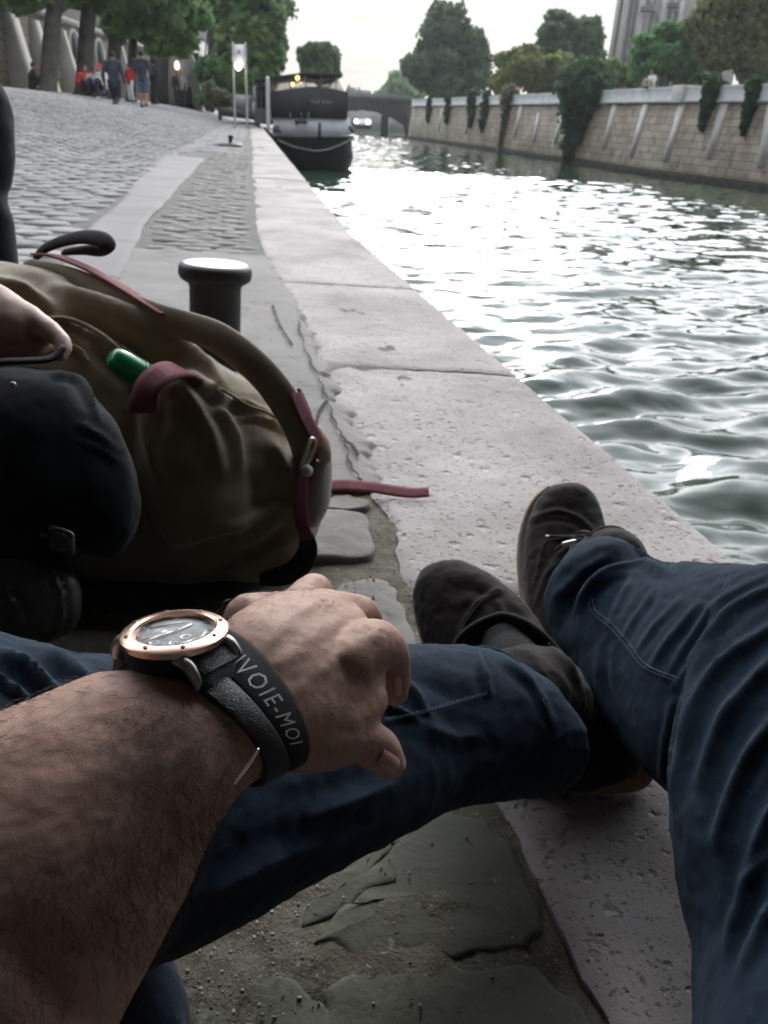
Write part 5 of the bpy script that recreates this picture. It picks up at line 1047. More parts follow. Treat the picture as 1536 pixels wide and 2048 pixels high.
sL = [sec((843, 1160, 1.003), (885, 1130, 1.003), .020), sec((830, 1195, .990), (938, 1134, .990), .035), sec((834, 1240, .972), (1000, 1165, .965), .042), sec((850, 1295, .950), (1062, 1222, .940), .046), sec((885, 1370, .922), (1108, 1292, .910), .050), sec((945, 1450, .892), (1165, 1370, .880), .052), sec((1020, 1525, .868), (1228, 1440, .856), .052), sec((1085, 1570, .852), (1275, 1505, .838), .048), sec((1150, 1585, .842), (1283, 1545, .834), .032)]
ankleL = tube([at(1110, 1470, .86), at(1080, 1400, .825), at(1045, 1390, .80)], [.05, .052, .05], 24, 20)
V, F, Nn = shoe_body(sL, [ankleL]); px, py, pd = proj(V)
vis = (Nn * (CP - V)).sum(1) > 0
for pl, w_, a_ in [([(912, 1290), (935, 1235), (968, 1195), (1000, 1180)], 7, .0035), ([(985, 1195), (1000, 1215), (1010, 1232)], 7, .0028), ([(905, 1180), (950, 1178), (985, 1200)], 14, -.003), ([(1010, 1240), (1060, 1252), (1110, 1300), (1160, 1352)], 10, .004), ([(1130, 1320), (1150, 1350), (1165, 1380)], 8, .003)]: ridge(pl, w_, a_)
V = V + Nn * (.0012 * perlin(V * 70) + .0005 * perlin(V * 190))[:, None]; V[:, 2] = np.maximum(V[:, 2], .010)
shL = mk('shoe', (V, F), m_suede, person, org=np.array([*V.mean(0)[:2], 0.0])); tag(shL, 'left suede boot lying nearest, collar open, heel towards the camera')
stitches('welt_stitching', [(910, 1294), (924, 1258), (940, 1230), (966, 1200), (996, 1184)], 26, (V, F), m_sstitch, shL, .0007); stitches('welt_stitching', [(1006, 1240), (1050, 1250), (1092, 1282), (1130, 1322)], 24, (V, F), m_sstitch, shL, .0006)
# sole: crepe slab under the boot, visible at the heel
def sole(secs, dx, dy, dd, th, grow):
    ss = []
    for i, (a, b, t_) in enumerate(secs):
        c = (a + b) / 2; w_ = (b - a) / 2 * grow; o_ = CR * dx + CU * dy + CF * dd
        ss.append((c - w_ + o_, c + w_ + o_, th))
    return loft(ss, 60, 32, 3.2)
heel = [(1000, 1505), (1035, 1543), (1085, 1578), (1140, 1598), (1195, 1603), (1242, 1592), (1275, 1563), (1293, 1530), (1297, 1500)]
hp = np.array([at(x, y, .845 - .004 * math.sin(i / 8 * math.pi)) for i, (x, y) in enumerate(heel)]); hp[:, 2] = np.maximum(hp[:, 2], .0125)
so = join(sole(sL[:7], 0, -.002, .040, .011, 1.02), ribbon(hp, .021, .014, -CF * .5 + np.array([0, 0, .0]) + CU * .2, 50))
V2 = so[0]; V2[:, 2] = np.maximum(V2[:, 2], .003); mk('sole', (V2, so[1]), m_sole, shL)
col = [(908, 1296), (925, 1272), (950, 1252), (985, 1236), (1010, 1232), (1050, 1246), (1085, 1272), (1118, 1310), (1150, 1352), (1172, 1392)]
cp = np.array([at(x, y, d_) for (x, y), d_ in zip(col, [.868, .866, .863, .862, .860, .852, .846, .842, .838, .836])])
mk('collar', tube(cp, [.0035, .0045, .0045, .0045, .0045, .0045, .005, .0055, .0055, .004], 12, 70), m_suede, shL)
# the mouth of the boot and the sock in it
inner = cp + (CF * .004); cen = at(1040, 1420, .86)
mo = np.stack([catmull(inner, 30), catmull(inner, 30) * .55 + at(1035, 1380, .845) * .45, catmull(inner, 30) * .15 + at(1040, 1420, .835) * .85], 0)
mk('lining', (mo.reshape(-1, 3), [tuple(f) for f in grid_faces(3, 30, False)]), m_liner, shL)
mk('sock', tube([at(1062, 1420, .815), at(1030, 1345, .838), at(1008, 1290, .862)], [.034, .036, .026], 24, 20), m_sock, person)

sR = [sec((1112, 972, 1.215), (1160, 972, 1.215), .018), sec((1080, 992, 1.21), (1186, 992, 1.21), .034), sec((1057, 1040, 1.198), (1204, 1036, 1.198), .042), sec((1047, 1100, 1.178), (1216, 1085, 1.175), .046), sec((1047, 1165, 1.150), (1240, 1140, 1.140), .048), sec((1056, 1230, 1.120), (1262, 1200, 1.105), .050), sec((1075, 1300, 1.09), (1262, 1270, 1.075), .050), sec((1100, 1350, 1.07), (1240, 1330, 1.06), .04)]
ankR = tube([at(1170, 1230, 1.10), at(1190, 1160, 1.06), at(1225, 1125, 1.03)], [.048, .050, .046], 24, 20)
V, F, Nn = shoe_body(sR, [ankR]); px, py, pd = proj(V); vis = (Nn * (CP - V)).sum(1) > 0
for pl, w_, a_ in [([(1066, 1035), (1110, 1022), (1150, 1032), (1190, 1062)], 6, .0032), ([(1058, 1050), (1110, 1040), (1150, 1050), (1185, 1075)], 5, -.0022), ([(1092, 1076), (1130, 1076), (1170, 1072)], 5, .003), ([(1085, 1085), (1080, 1120), (1066, 1180)], 6, .002), ([(1100, 1130), (1130, 1100), (1160, 1092)], 7, .003), ([(1075, 1200), (1092, 1150), (1125, 1120)], 8, .0035)]: ridge(pl, w_, a_)
V = V + Nn * (.0012 * perlin(V * 70) + .0005 * perlin(V * 190))[:, None]; V[:, 2] = np.maximum(V[:, 2], .010)
shR = mk('shoe', (V, F), m_suede, person, org=np.array([*V.mean(0)[:2], 0.0])); tag(shR, 'right suede boot with laces and a silver aglet')
stitches('welt_stitching', [(1062, 1180), (1078, 1120), (1088, 1086), (1112, 1078), (1150, 1072)], 30, (V, F), m_sstitch, shR, .0008)
edge = [(1100, 978, 1.228), (1070, 1006, 1.22), (1051, 1050, 1.208), (1043, 1100, 1.19), (1044, 1150, 1.168), (1053, 1200, 1.145), (1058, 1240, 1.125)]
sv = sole(sR, 0, 0.001, .036, .010, 1.03); V2 = sv[0]; V2[:, 2] = np.maximum(V2[:, 2], .003)
mk('sole', join((V2, sv[1]), ribbon([at(*q) for q in edge], .012, .009, -CF, 60)), m_sole, shR)
tong = [(1158, 1118), (1170, 1090), (1190, 1067), (1215, 1057), (1243, 1062), (1263, 1082), (1275, 1104), (1278, 1125)]
tp = catmull([at(x, y, 1.035) for x, y in tong], 40); Rt = []
for f_, o_ in ((1, 0), (1.0, .006), (.8, .012), (.3, .02)): c = at(1218, 1115, 1.035); Rt.append(c + (tp - c) * f_ + CF * o_)
Vt = np.array(Rt); mk('tongue', (Vt.reshape(-1, 3), [tuple(f) for f in grid_faces(4, 40, False)]), m_liner, shR)
mk('collar', tube([at(x, y, 1.034) for x, y in tong], .0042, 12, 60), m_suede, shR)
m_lace = MAT('black_lace', (.016, .015, .015), .8)
mk('lace', join(tube([at(1096, 1072, 1.108), at(1125, 1073, 1.098), at(1152, 1075, 1.085), at(1168, 1080, 1.07)], .0017, 8, 30), tube([at(1166, 1078, 1.066), at(1150, 1082, 1.072), at(1128, 1088, 1.078), at(1112, 1100, 1.082)], .0019, 8, 30), tube([at(1155, 1066, 1.085), at(1166, 1063, 1.07), at(1178, 1066, 1.06), at(1168, 1073, 1.062)], .0028, 8, 30, .6)), m_lace, shR)
mk('aglet', tube([at(1127, 1087, 1.045), at(1149, 1082, 1.043)], .0024, 10, 6), MAT('bright_silver_aglet', (.9, .9, .9), .35, metal=.3, coat=.3), shR)
mk('aglet', tube([at(1093, 1072.5, 1.105), at(1097, 1072.5, 1.104)], .0016, 8, 6), MAT('dull_eyelet', (.4, .4, .4), .4, metal=1.0), shR)

# the photographer's shirt behind the camera (keeps the light off the lap, as in the photograph)
m_shirt = MAT('dark_shirt', (.02, .022, .026), .9, (.03, .032, .038), 12, 3)
sh = [loft([((-.17, -.26, .03), (.17, -.26, .03), .12), ((-.19, -.27, .25), (.19, -.27, .25), .12), ((-.21, -.28, .50), (.21, -.28, .50), .12), ((-.20, -.27, .60), (.20, -.27, .60), .09), ((-.07, -.24, .68), (.07, -.24, .68), .06)], 30, 32),
      tube([(-.20, -.26, .58), (-.33, -.12, .40), (-.36, .0, .33)], [.075, .065, .06], 20), tube([(.20, -.26, .58), (.30, -.12, .42), (.22, -.02, .50)], [.075, .06, .05], 20)]
V, F = remesh(join(*sh), .008, 4); mk('shirt', (V, F), m_shirt, person)
hd = lathe([(.001, -.13), (.06, -.11), (.085, -.04), (.088, .04), (.07, .10), (.001, .125)], (0, -.20, .80), n=24); V, F = remesh(join(hd, tube([(0, -.24, .62), (0, -.21, .76)], [.055, .055], 16), tube([(0, -.115, .80), (0, -.095, .775)], [.012, .016], 10), tube([(0.088, -.2, .79), (.095, -.21, .81)], [.015, .02], 10), tube([(-.088, -.2, .79), (-.095, -.21, .81)], [.015, .02], 10)), .006, 4)
mk('head', (V, F), m_skin, person); mk('hair', lathe([(.092, -.03), (.096, .03), (.08, .10), (.001, .135)], (0, -.208, .80), n=24), m_hair, person)
# ================================================================== watch and wristband
RG = RG_ARM
RC = RG.mean(1)
def arm_pt(u, th, off):
    """u: ring index (float), th: angle index 0..64 (float): skin point pushed outwards"""
    u = np.asarray(u, float); th = np.asarray(th, float); i = np.clip(np.floor(u).astype(int), 0, 108); f = (u - i)[..., None]; j = np.floor(th).astype(int); g = (th - j)[..., None]
    P = lambda a, b: RG[a, b % 64]
    p = (P(i, j) * (1 - g) + P(i, j + 1) * g) * (1 - f) + (P(i + 1, j) * (1 - g) + P(i + 1, j + 1) * g) * f; c = RC[i] * (1 - f) + RC[i + 1] * f
    return p + nrm(p - c) * np.asarray(off)[..., None]
def band(u_of, half, off, thick, n=160, m=7, wav=0.0):
    """closed band round the arm; u_of(th) gives the ring it lies on, half its half width in rings"""
    th = np.linspace(0, 64, n, endpoint=False); prof = [(-1, 0), (-1, .8), (-.85, 1), (0, 1.08), (.85, 1), (1, .8), (1, 0)]
    Rg = np.stack([arm_pt(u_of(th) + half * a, th, np.full(n, off + thick * b)) for a, b in prof], 1)
    Rg = np.concatenate([Rg, Rg[:1]], 0); return rings(Rg, False)
wc = at(349, 1261, .3340); vray = nrm(ray(349, 1263))
ma = nrm(at(455, 1250, .334) - at(243, 1276, .334)); ui = nrm(np.cross(ma, vray)); ui = ui if ui @ CU > 0 else -ui
wn = nrm(-.395 * vray + .90 * ui); e1 = nrm(ma - wn * (ma @ wn)); e2 = np.cross(wn, e1)
Wp = lambda x, y, z=0.0: wc + e1 * x + e2 * y + wn * z
RB = 106 * .334 / FPX
m_rose = MAT('brushed_rose_gold', (0.80, 0.52, 0.40), 0.27, (.72, .45, .34), 300, 2, metal=1.0, bump=(('noise', 1500, .12, .0002),), stretch=(1, 1, 6)); m_case = MAT('black_steel_case', (.022, .022, .023), .32, metal=.7); m_steel2 = MAT('brushed_steel', (.36, .355, .34), .34, (.26, .255, .245), 500, 2, metal=1.0)
m_dial = MAT('smoky_skeleton_dial', (.03, .032, .036), .45, (.17, .175, .18), 130, 5, .42, .70, metal=.3, third=((.015, .015, .016), 300, .55, .66)); m_crystal = GLASS('watch_crystal', .045); m_bright = MAT('polished_silver', (.80, .79, .77), .18, metal=1.0)
m_strap = MAT('black_leather_strap', (.018, .018, .02), .48, (.034, .034, .037), 420, 4, bump=(('cells', 900, .5, .0005), ('noise', 350, .3, .0006))); m_weavep = MAT('woven_black_panel', (.02, .02, .021), .6, (.05, .05, .05), 900, 2, bump=(('cells', 800, .9, .0010),))
wt = thing('wristwatch', 'large rose gold bezel skeleton watch on a black strap worn on the left wrist', 'watch', wc - wn * .012)
s_ = RB / .0222
mk('case', lathe([(.001, -.0118), (.0170, -.0118), (.0190, -.010), (.0200, -.0060), (.0205, -.0030), (.0200, -.0022), (.001, -.0022)], wc, wn, 72), m_case, wt, True, sharp=40)
mk('case_ring', lathe([(.0200, -.0034), (.0209, -.0034), (.0209, -.0022), (.0200, -.0022)], wc, wn, 72), m_steel2, wt, True, sharp=40)
bz = [(.0166, -.0012), (.0168, .0008), (.0178, .0014), (.0212, .0005), (.0222, -.0002), (.0222, -.0024), (.0214, -.0030), (.0166, -.0030), (.0166, -.0012)]
bzl = lathe(bz, wc, wn, 96); mk('bezel', (bzl[0], bzl[1][:-192]), m_rose, wt, True, sharp=35)
mk('dial', lathe([(.001, -.0018), (.0165, -.0018), (.0166, -.0012)], wc, wn, 64), m_dial, wt, True, sharp=30)
mk('dial_rehaut', lathe([(.0150, -.0016), (.0166, -.0008), (.0166, -.0016)], wc, wn, 64), m_steel2, wt)
bez = bpy.data.objects['bezel']
for q in range(8):
    a_ = math.radians(22 + 45 * q); c_ = Wp(.0194 * math.cos(a_), .0194 * math.sin(a_), .0011)
    s__ = mk('screw', lathe([(.001, .0002), (.00075, .0002), (.0009, -.0001)], c_, wn, 16), m_steel2, bez); mk('slot', lathe([(.0001, .0003), (.00045, .0003), (.00045, .0001)], c_, wn, 10), m_case, bez)
def handm(x0, y0, x1, y1, w_, z):
    d_ = nrm(np.array([x1 - x0, y1 - y0, 0.])); p_ = np.array([-d_[1], d_[0]]); L = math.hypot(x1 - x0, y1 - y0)
    poly = [(0, -.3), (.35, -.5), (.45, -1), (.85, -1), (1, 0), (.85, 1), (.45, 1), (.35, .5), (0, .3)]
    return extr([Wp(x0 + d_[0] * L * a + p_[0] * w_ * b, y0 + d_[1] * L * a + p_[1] * w_ * b, z) for a, b in poly], wn * .0003)
mk('watch_hand', handm(-.001, -.001, .0062, .0092, .0008, -.0008), m_bright, wt, False); mk('watch_hand', handm(.001, .002, -.0100, -.0085, .0006, -.0006), m_bright, wt, False)
def gear(cx, cy, r, teeth, z):
    out = []; 
    for q in range(teeth * 4):
        a_ = 2 * math.pi * q / (teeth * 4); rr = r * (1.0 if (q % 4) in (0, 1) else .82); out.append((cx + rr * math.cos(a_), cy + rr * math.sin(a_)))
    n_ = len(out); inn = [(cx + r * .52 * math.cos(2 * math.pi * q / n_), cy + r * .52 * math.sin(2 * math.pi * q / n_)) for q in range(n_)]
    V = np.array([Wp(x, y, z) for x, y in out] + [Wp(x, y, z) for x, y in inn] + [Wp(x, y, z - .0004) for x, y in out] + [Wp(x, y, z - .0004) for x, y in inn])
    return V, [(i, (i + 1) % n_, n_ + (i + 1) % n_, n_ + i) for i in range(n_)] + [(i, (i + 1) % n_, 2 * n_ + (i + 1) % n_, 2 * n_ + i) for i in range(n_)]
gm = [gear(-.0098, -.0052, .0018, 8, -.0012), gear(.0095, -.0048, .0021, 9, -.0012), gear(-.0010, -.0128, .0016, 8, -.0011), gear(.0055, -.0035, .0030, 10, -.0011), gear(-.0062, -.0088, .0026, 9, -.0011), gear(-.0035, -.0030, .0040, 14, -.0013), gear(.0015, -.0095, .0022, 8, -.0011)]
mk('gear_train', join(*gm), m_steel2, wt, False)
mk('bridge_plate', join(*[extr([Wp(x, y, -.0013) for x, y in pl], wn * .0003) for pl in ([(-.013, -.004), (-.004, .002), (-.002, .0005), (-.006, -.004), (-.0125, -.007)], [(.003, -.012), (.007, -.010), (.0105, -.005), (.009, -.005), (.005, -.009), (.002, -.0105)], [(-.011, .004), (-.003, .009), (.003, .011), (.002, .0125), (-.006, .011), (-.0125, .006)])]), m_steel2, wt, False)
mk('hour_mark', join(*[box(Wp(.0150 * math.cos(math.radians(a_)), .0150 * math.sin(math.radians(a_)), -.0010), (.0010, .0004, .0003)) for a_ in range(10, 370, 30)]), m_bright, wt, False)
mk('crystal', lathe([(.001, -.00035), (.0120, -.00035), (.0166, -.0004)], wc, wn, 64), m_crystal, wt, False)
sdv = nrm(e1 * .80 - e2 * .60); sdp = nrm(np.cross(wn, sdv))
for sg, L_, mt in ((1, .021, m_steel2), (-1, .021, m_steel2)):
    for sp in (1, -1):
        o_ = sdp * sp * .0118
        P = [wc + o_ + sdv * sg * .0150 - wn * .0048, wc + o_ + sdv * sg * .0205 - wn * .0058, wc + o_ + sdv * sg * .0245 - wn * .0105, wc + o_ + sdv * sg * .0250 - wn * .0135]
        mk('lug', tube(P, [.0034, .0032, .0027, .0022], 10, 16, .9, up=sdp), mt, wt)
cd_ = nrm(-e1 * .45 - e2 * .90)
mk('crown_guard', box(wc + nrm(e1 * .22 - e2 * .97) * .0190 - wn * .0078, (.0052, .0022, .0058), .1, .0006), m_steel2, wt, False)
mk('emblem_plate', join(*[tube([wc + nrm(e1 * .22 - e2 * .97) * .0204 + e1 * (.0011 * a) - wn * (.0078 - z0), wc + nrm(e1 * .22 - e2 * .97) * .0204 - e1 * (.0011 * a) - wn * (.0078 - z0 + .0020)], .00022, 6, 4) for a in (1, -1) for z0 in (.0022, .0002)]), m_case, wt)
mk('side_panel', lathe([(.0203, -.0105), (.0208, -.0095), (.0209, -.0045), (.0203, -.0036)], wc, wn, 72), m_weavep, wt)
# strap round the wrist, passing under the case
su = lambda th: 55.8 + 3.0 * np.cos((np.asarray(th) / 64) * 2 * math.pi + .4)
wb_ = band(su, 4.9, .0009, .0028); mk('strap', wb_, m_strap, wt)
ra, rb = wc + sdv * .0235 - wn * .0110, arm_pt(60.5, 36.5, .004)
for sg in (1, -1):
    P = [wc + sdv * sg * .0185 - wn * .0072, wc + sdv * sg * .0240 - wn * .0105, wc + sdv * sg * .0285 - wn * .0190, wc + sdv * sg * .0300 - wn * .0290]
    mk('strap_end', ribbon(P, [.0205, .0205, .020, .019], .0038, np.cross(sdp, [0, 0, 1]) * 0 + wn * .5 + sdv * sg, 24), m_strap, wt)
    mk('woven_insert', ribbon([P[0] + wn * .0018 + sdv * sg * .001, P[0] * .5 + P[1] * .5 + wn * .0020 + sdv * sg * .001, P[1] + wn * .0010 + sdv * sg * .0022], .0185, .0016, wn * .6 + sdv * sg, 14), m_weavep, wt)
P1, P2 = wc + sdv * .0262 - wn * .0140, wc + sdv * .0285 - wn * .0180
mk('stitching', join(*[tube([P1 + sdp * (x * .001 - .0006) + sdv * .0026, P1 + sdp * (x * .001 + .0006) + sdv * .0032 - wn * .0012], .0003, 6, 4) for x in (-6, -4, -2, 0, 2, 4)]), MAT('grey_strap_thread', (.12, .12, .125), .8), wt)
mk('clasp', tube([at(516, 1500, .3065), at(494, 1532, .3045), at(468, 1566, .3020)], [.0007, .0010, .0008], 10, 20), m_bright, wt)
# woven wristband with letters
wbn = thing('wristband', 'black woven wristband with white stitched capital letters next to the watch', 'wristband', arm_pt(71, 40, .0))
m_rib = MAT('black_woven_ribbon', (.016, .016, .018), .85, (.03, .03, .033), 500, 2, bump=(('weave', 900, .6, .0006),)); m_let = MAT('white_woven_letters', (.80, .80, .80), .85, (.6, .6, .6), 1200, 2)
bu = lambda th: 64.3 + 2.0 * np.cos((np.asarray(th) / 64) * 2 * math.pi + .2)
mk('ribbon', band(bu, 3.6, .0010, .0014), m_rib, wbn)
def letters_on_band(txt, th0, th1, flip):
    parts = []; tv, tf = text_mesh(txt, 1.0, 2, 1.22)
    me = bpy.data.meshes.new('t'); me.from_pydata([tuple(v) for v in tv], [], tf); bm = bmesh.new(); bm.from_mesh(me)
    for _ in range(2): bmesh.ops.subdivide_edges(bm, edges=[e for e in bm.edges if e.calc_length() > .12], cuts=1)
    bmesh.ops.triangulate(bm, faces=bm.faces[:]); tv = np.array([v.co[:] for v in bm.verts]); tf = [tuple(v.index for v in f.verts) for f in bm.faces]; bm.free(); bpy.data.meshes.remove(me)
    x = (tv[:, 0] - tv[:, 0].min()) / (tv[:, 0].max() - tv[:, 0].min()); y = (tv[:, 1] - .36) / .72
    th = th0 + (th1 - th0) * x; u = bu(th) + flip * y * 3.5
    return arm_pt(u, th, np.full(len(th), .0033)), tf
mk('lettering', letters_on_band('ENVOIE-MOI', 21.5, 6.0, 1), m_let, wbn, False)
# ================================================================== olive backpack
m_canvas = MAT('olive_canvas', (0.180, 0.142, 0.090), 0.82, (0.245, 0.198, 0.13), 14, 6, .35, .65, sheen=.5, bump=(('noise', 22, .3, .006), ('weave', 500, .35, .0008), ('noise', 500, .3, .0006))); m_burg = MAT('burgundy_webbing', (0.185, 0.045, 0.062), 0.75, (.24, .065, .085), 60, 4, bump=(('weave', 420, .5, .001),))
m_lining = MAT('dark_bag_lining', (.025, .022, .018), .9); m_tan = MAT('tan_leather_patch', (.36, .27, .19), .6, (.44, .35, .26), 20, 4, bump=(('noise', 120, .3, .001),)); m_pale = MAT('pale_lit_canvas', (.42, .39, .35), .8, (.5, .47, .43), 12, 4, bump=(('weave', 400, .4, .001),)); m_web = MAT('black_webbing', (.016, .014, .014), .85, (.03, .026, .026), 80, 3, bump=(('weave', 420, .5, .001),)); m_buck = MAT('dull_brass_buckle', (.45, .42, .36), .35, metal=1.0)
D = 1.20
bsec = [sec((-330, 560, D), (-330, 1080, D), .15), sec((-160, 528, D), (-160, 1110, D), .15), sec((0, 530, D), (0, 1130, D), .15), sec((110, 545, D), (110, 1150, D), .15), sec((220, 598, D), (220, 1162, D), .145), sec((330, 655, D), (330, 1170, D), .14), sec((400, 698, D), (400, 1170, D), .135), sec((460, 738, D), (460, 1165, D), .13), sec((525, 780, D), (525, 1155, D), .12), sec((580, 842, D), (575, 1130, D), .105), sec((622, 915, D), (612, 1085, D), .085), sec((648, 950, D), (640, 1035, D), .06)]
pocket = loft([sec((284, 806, 1.10), (372, 746, 1.12), .045), sec((274, 850, 1.085), (440, 786, 1.105), .055), sec((270, 930, 1.075), (488, 852, 1.10), .055), sec((300, 1020, 1.075), (508, 950, 1.10), .050), sec((345, 1100, 1.08), (520, 1050, 1.10), .045)], 36, 36, 2.3)
base_roll = loft([sec((470, 1105, 1.16), (470, 1165, 1.16), .06), sec((540, 1065, 1.17), (560, 1150, 1.17), .06), sec((590, 1010, 1.19), (618, 1095, 1.19), .06), sec((622, 950, 1.2), (652, 1000, 1.2), .05)], 24, 24)
V, F = remesh(join(loft(bsec, 70, 56, 2.3), pocket, base_roll), .0065, 7, .5); V[:, 2] = np.maximum(V[:, 2], .003)
Nn = vnormals(V, F); px, py, pd = proj(V); vis = (Nn * (CP - V)).sum(1) > 0
for pl, w_, a_ in [([(110, 575), (200, 615), (300, 665), (380, 712), (440, 760)], 20, .020), ([(150, 640), (240, 680), (330, 735)], 16, -.012), ([(60, 640), (150, 650), (240, 700), (310, 745)], 8, .010), ([(190, 700), (260, 760), (270, 800)], 18, -.008), ([(350, 760), (385, 800), (420, 860), (440, 930)], 16, .010), ([(380, 740), (440, 790), (500, 812), (560, 835)], 8, .008), ([(330, 770), (345, 820), (340, 880)], 11, .007), ([(430, 800), (470, 860), (480, 940)], 12, .007),
                   ([(290, 830), (300, 900), (330, 980)], 14, .006), ([(480, 830), (530, 838), (580, 865)], 6, .007), ([(470, 1060), (530, 1020), (580, 1010)], 12, .008), ([(480, 1110), (540, 1080), (590, 1040)], 14, -.006), ([(420, 760), (430, 790), (450, 800)], 8, .006), ([(540, 880), (570, 940), (575, 1010)], 14, .006), ([(-20, 560), (50, 580), (110, 620)], 16, .01)]: ridge(pl, w_, a_ * 1.25)
V = V + Nn * (.004 * perlin(V * 14) + .0016 * perlin(V * 42))[:, None]; V[:, 2] = np.maximum(V[:, 2], .003)
bagVF = (V, F)
bag = thing('backpack', 'olive canvas backpack with burgundy straps lying on the quay left of the boots', 'backpack', (*V.mean(0)[:2], 0))
mk('bag_body', bagVF, m_canvas, bag)
mk('shoulder_strap', tube([at(*p) for p in [(60, 538, 1.2), (150, 562, 1.17), (240, 604, 1.13), (310, 632, 1.11), (375, 652, 1.10), (430, 672, 1.09), (480, 706, 1.085), (530, 752, 1.085), (570, 806, 1.09), (598, 862, 1.10), (610, 915, 1.12), (606, 965, 1.13)]], [.016, .018, .019, .0195, .020, .021, .0215, .0215, .0215, .020, .017, .011], 20, 90, .38, up=-CF), m_canvas, bag)
wtop = [at(*p) for p in [(72, 508, 1.22), (110, 512, 1.20), (170, 534, 1.17), (230, 566, 1.14), (285, 600, 1.115), (330, 628, 1.10)]]
mk('webbing', ribbon(wtop, .020, .003, CU * .8 - CF * .5 + CR * .35, 50), m_burg, bag)
mk('grab_loop', tube([at(*p) for p in [(74, 512, 1.22), (92, 496, 1.215), (126, 482, 1.21), (165, 474, 1.20), (200, 478, 1.19), (216, 492, 1.185), (205, 501, 1.19), (170, 500, 1.20), (130, 504, 1.215)]], [.008, .010, .012, .014, .015, .012, .012, .010, .007], 12, 60, .35, up=CU * .5 - CF), m_web, bag)
mk('pocket_trim', ribbon([at(*p) for p in [(290, 826, 1.010), (288, 800, 1.005), (300, 768, 1.005), (330, 744, 1.015), (362, 740, 1.04), (384, 752, 1.07)]], .036, .004, -CF * 1.0 + CU * .5, 44), m_burg, bag)
def on_bag(pl, n, lift=.003): return drape(pl, n, bagVF, lift)
mk('piping', tube(on_bag([(76, 645), (130, 640), (190, 664), (250, 705), (310, 742)], 40, .003), .0035, 8, 60), m_canvas, bag); mk('piping', tube(on_bag([(132, 690), (160, 700), (178, 725)], 20, .003), .003, 8, 30), m_canvas, bag); mk('seam', tube(on_bag([(425, 770), (490, 808), (540, 830), (585, 862)], 40, .002), .0022, 8, 60), m_canvas, bag)
mk('webbing', ribbon([at(*p) for p in [(590, 786, 1.085), (603, 820, 1.085), (620, 855, 1.09), (636, 888, 1.10), (632, 915, 1.105)]], .022, .003, -CF * .7 + CR * .7, 40), m_burg, bag)
mk('webbing_back', ribbon([at(*p) for p in [(598, 778, 1.10), (612, 810, 1.10), (622, 838, 1.105)]], .012, .003, -CF * .2 + CR * 1.0, 20), m_web, bag)
mk('buckle', tube([at(*p) for p in [(622, 878, 1.075), (613, 905, 1.07), (602, 934, 1.07), (610, 938, 1.075), (622, 912, 1.08), (630, 885, 1.082)]], .0026, 8, 50, closed=True), m_buck, bag)
mk('buckle_tip', lathe([(.001, -.008), (.007, -.005), (.008, .002), (.005, .007), (.001, .009)], at(614, 942, 1.075), CU, 14), m_pale, bag)
mk('leather_tab', loft([sec((622, 862, 1.115), (640, 852, 1.12), .006), sec((624, 890, 1.11), (656, 880, 1.12), .012), sec((634, 915, 1.11), (660, 912, 1.12), .012), sec((640, 925, 1.115), (658, 924, 1.12), .006)], 20, 20, 2.6), m_tan, bag)
mk('lit_end_panel', loft([sec((632, 922, 1.118), (660, 918, 1.13), .014), sec((622, 960, 1.115), (659, 960, 1.13), .020), sec((612, 1010, 1.11), (648, 1010, 1.13), .022), sec((604, 1050, 1.11), (628, 1052, 1.125), .014)], 26, 22, 2.4), m_pale, bag)  # side light on the bag end put into a paler canvas
mk('webbing', ribbon([at(*p) for p in [(606, 930, 1.10), (604, 975, 1.092), (601, 1015, 1.088), (606, 1050, 1.088), (614, 1080, 1.09)]], [.014, .017, .018, .018, .017], .003, -CF, 40), m_burg, bag)
mk('webbing_loop', ribbon([at(*p) for p in [(612, 1068, 1.09), (616, 1095, 1.095), (608, 1120, 1.10), (588, 1142, 1.105), (556, 1154, 1.11), (520, 1158, 1.115)]], [.018, .026, .030, .030, .026, .018], .004, -CF + CU * .2, 50), m_web, bag)
tl = [gnd(640, 972, .010), gnd(690, 970, .012), gnd(740, 974, .016), gnd(790, 982, .012), gnd(825, 986, .009), gnd(858, 984, .012)]
TP = np.array(tl); mk('webbing_tail', ribbon(TP, [.024, .024, .023, .023, .022, .020], .0028, np.array([0, -.55, 1.0]), 60), m_burg, bag)
# green bottle in the side pocket
m_green = MAT('bright_green_cap', (0.0, .22, .075), .3, (.005, .30, .11), 200, 2, coat=.4); m_bott = MAT('clear_bottle_plastic', (.30, .36, .33), .15, trans=.6)
b0, b1 = at(222, 712, 1.02), at(286, 752, 1.05); bx_ = nrm(b1 - b0); bt = thing('water_bottle', 'bottle with bright green ribbed cap poking out of the side pocket of the backpack', 'bottle', b1)
cv_, cf_ = lathe([(.001, 0), (.010, .0), (.0125, .003), (.0150, .010), (.0165, .018), (.0175, .034), (.0180, .036), (.0180, .040), (.001, .040)], b0, bx_, 64)
rad = cv_ - b0 - np.outer((cv_ - b0) @ bx_, bx_); cv_ = cv_ + nrm(rad) * (np.linalg.norm(rad, axis=1) > .012)[:, None] * (.0006 * (np.arange(len(cv_)) % 2))[:, None]
mk('cap', (cv_, cf_), m_green, bt, True, sharp=50); mk('cap_ring', lathe([(.0172, .041), (.0185, .042), (.0185, .046), (.0172, .047)], b0, bx_, 40), m_green, bt)
mk('bottle_body', lathe([(.013, .040), (.014, .05), (.020, .075), (.021, .09), (.021, .13), (.018, .14), (.001, .14)], b0, bx_, 36), m_bott, bt)

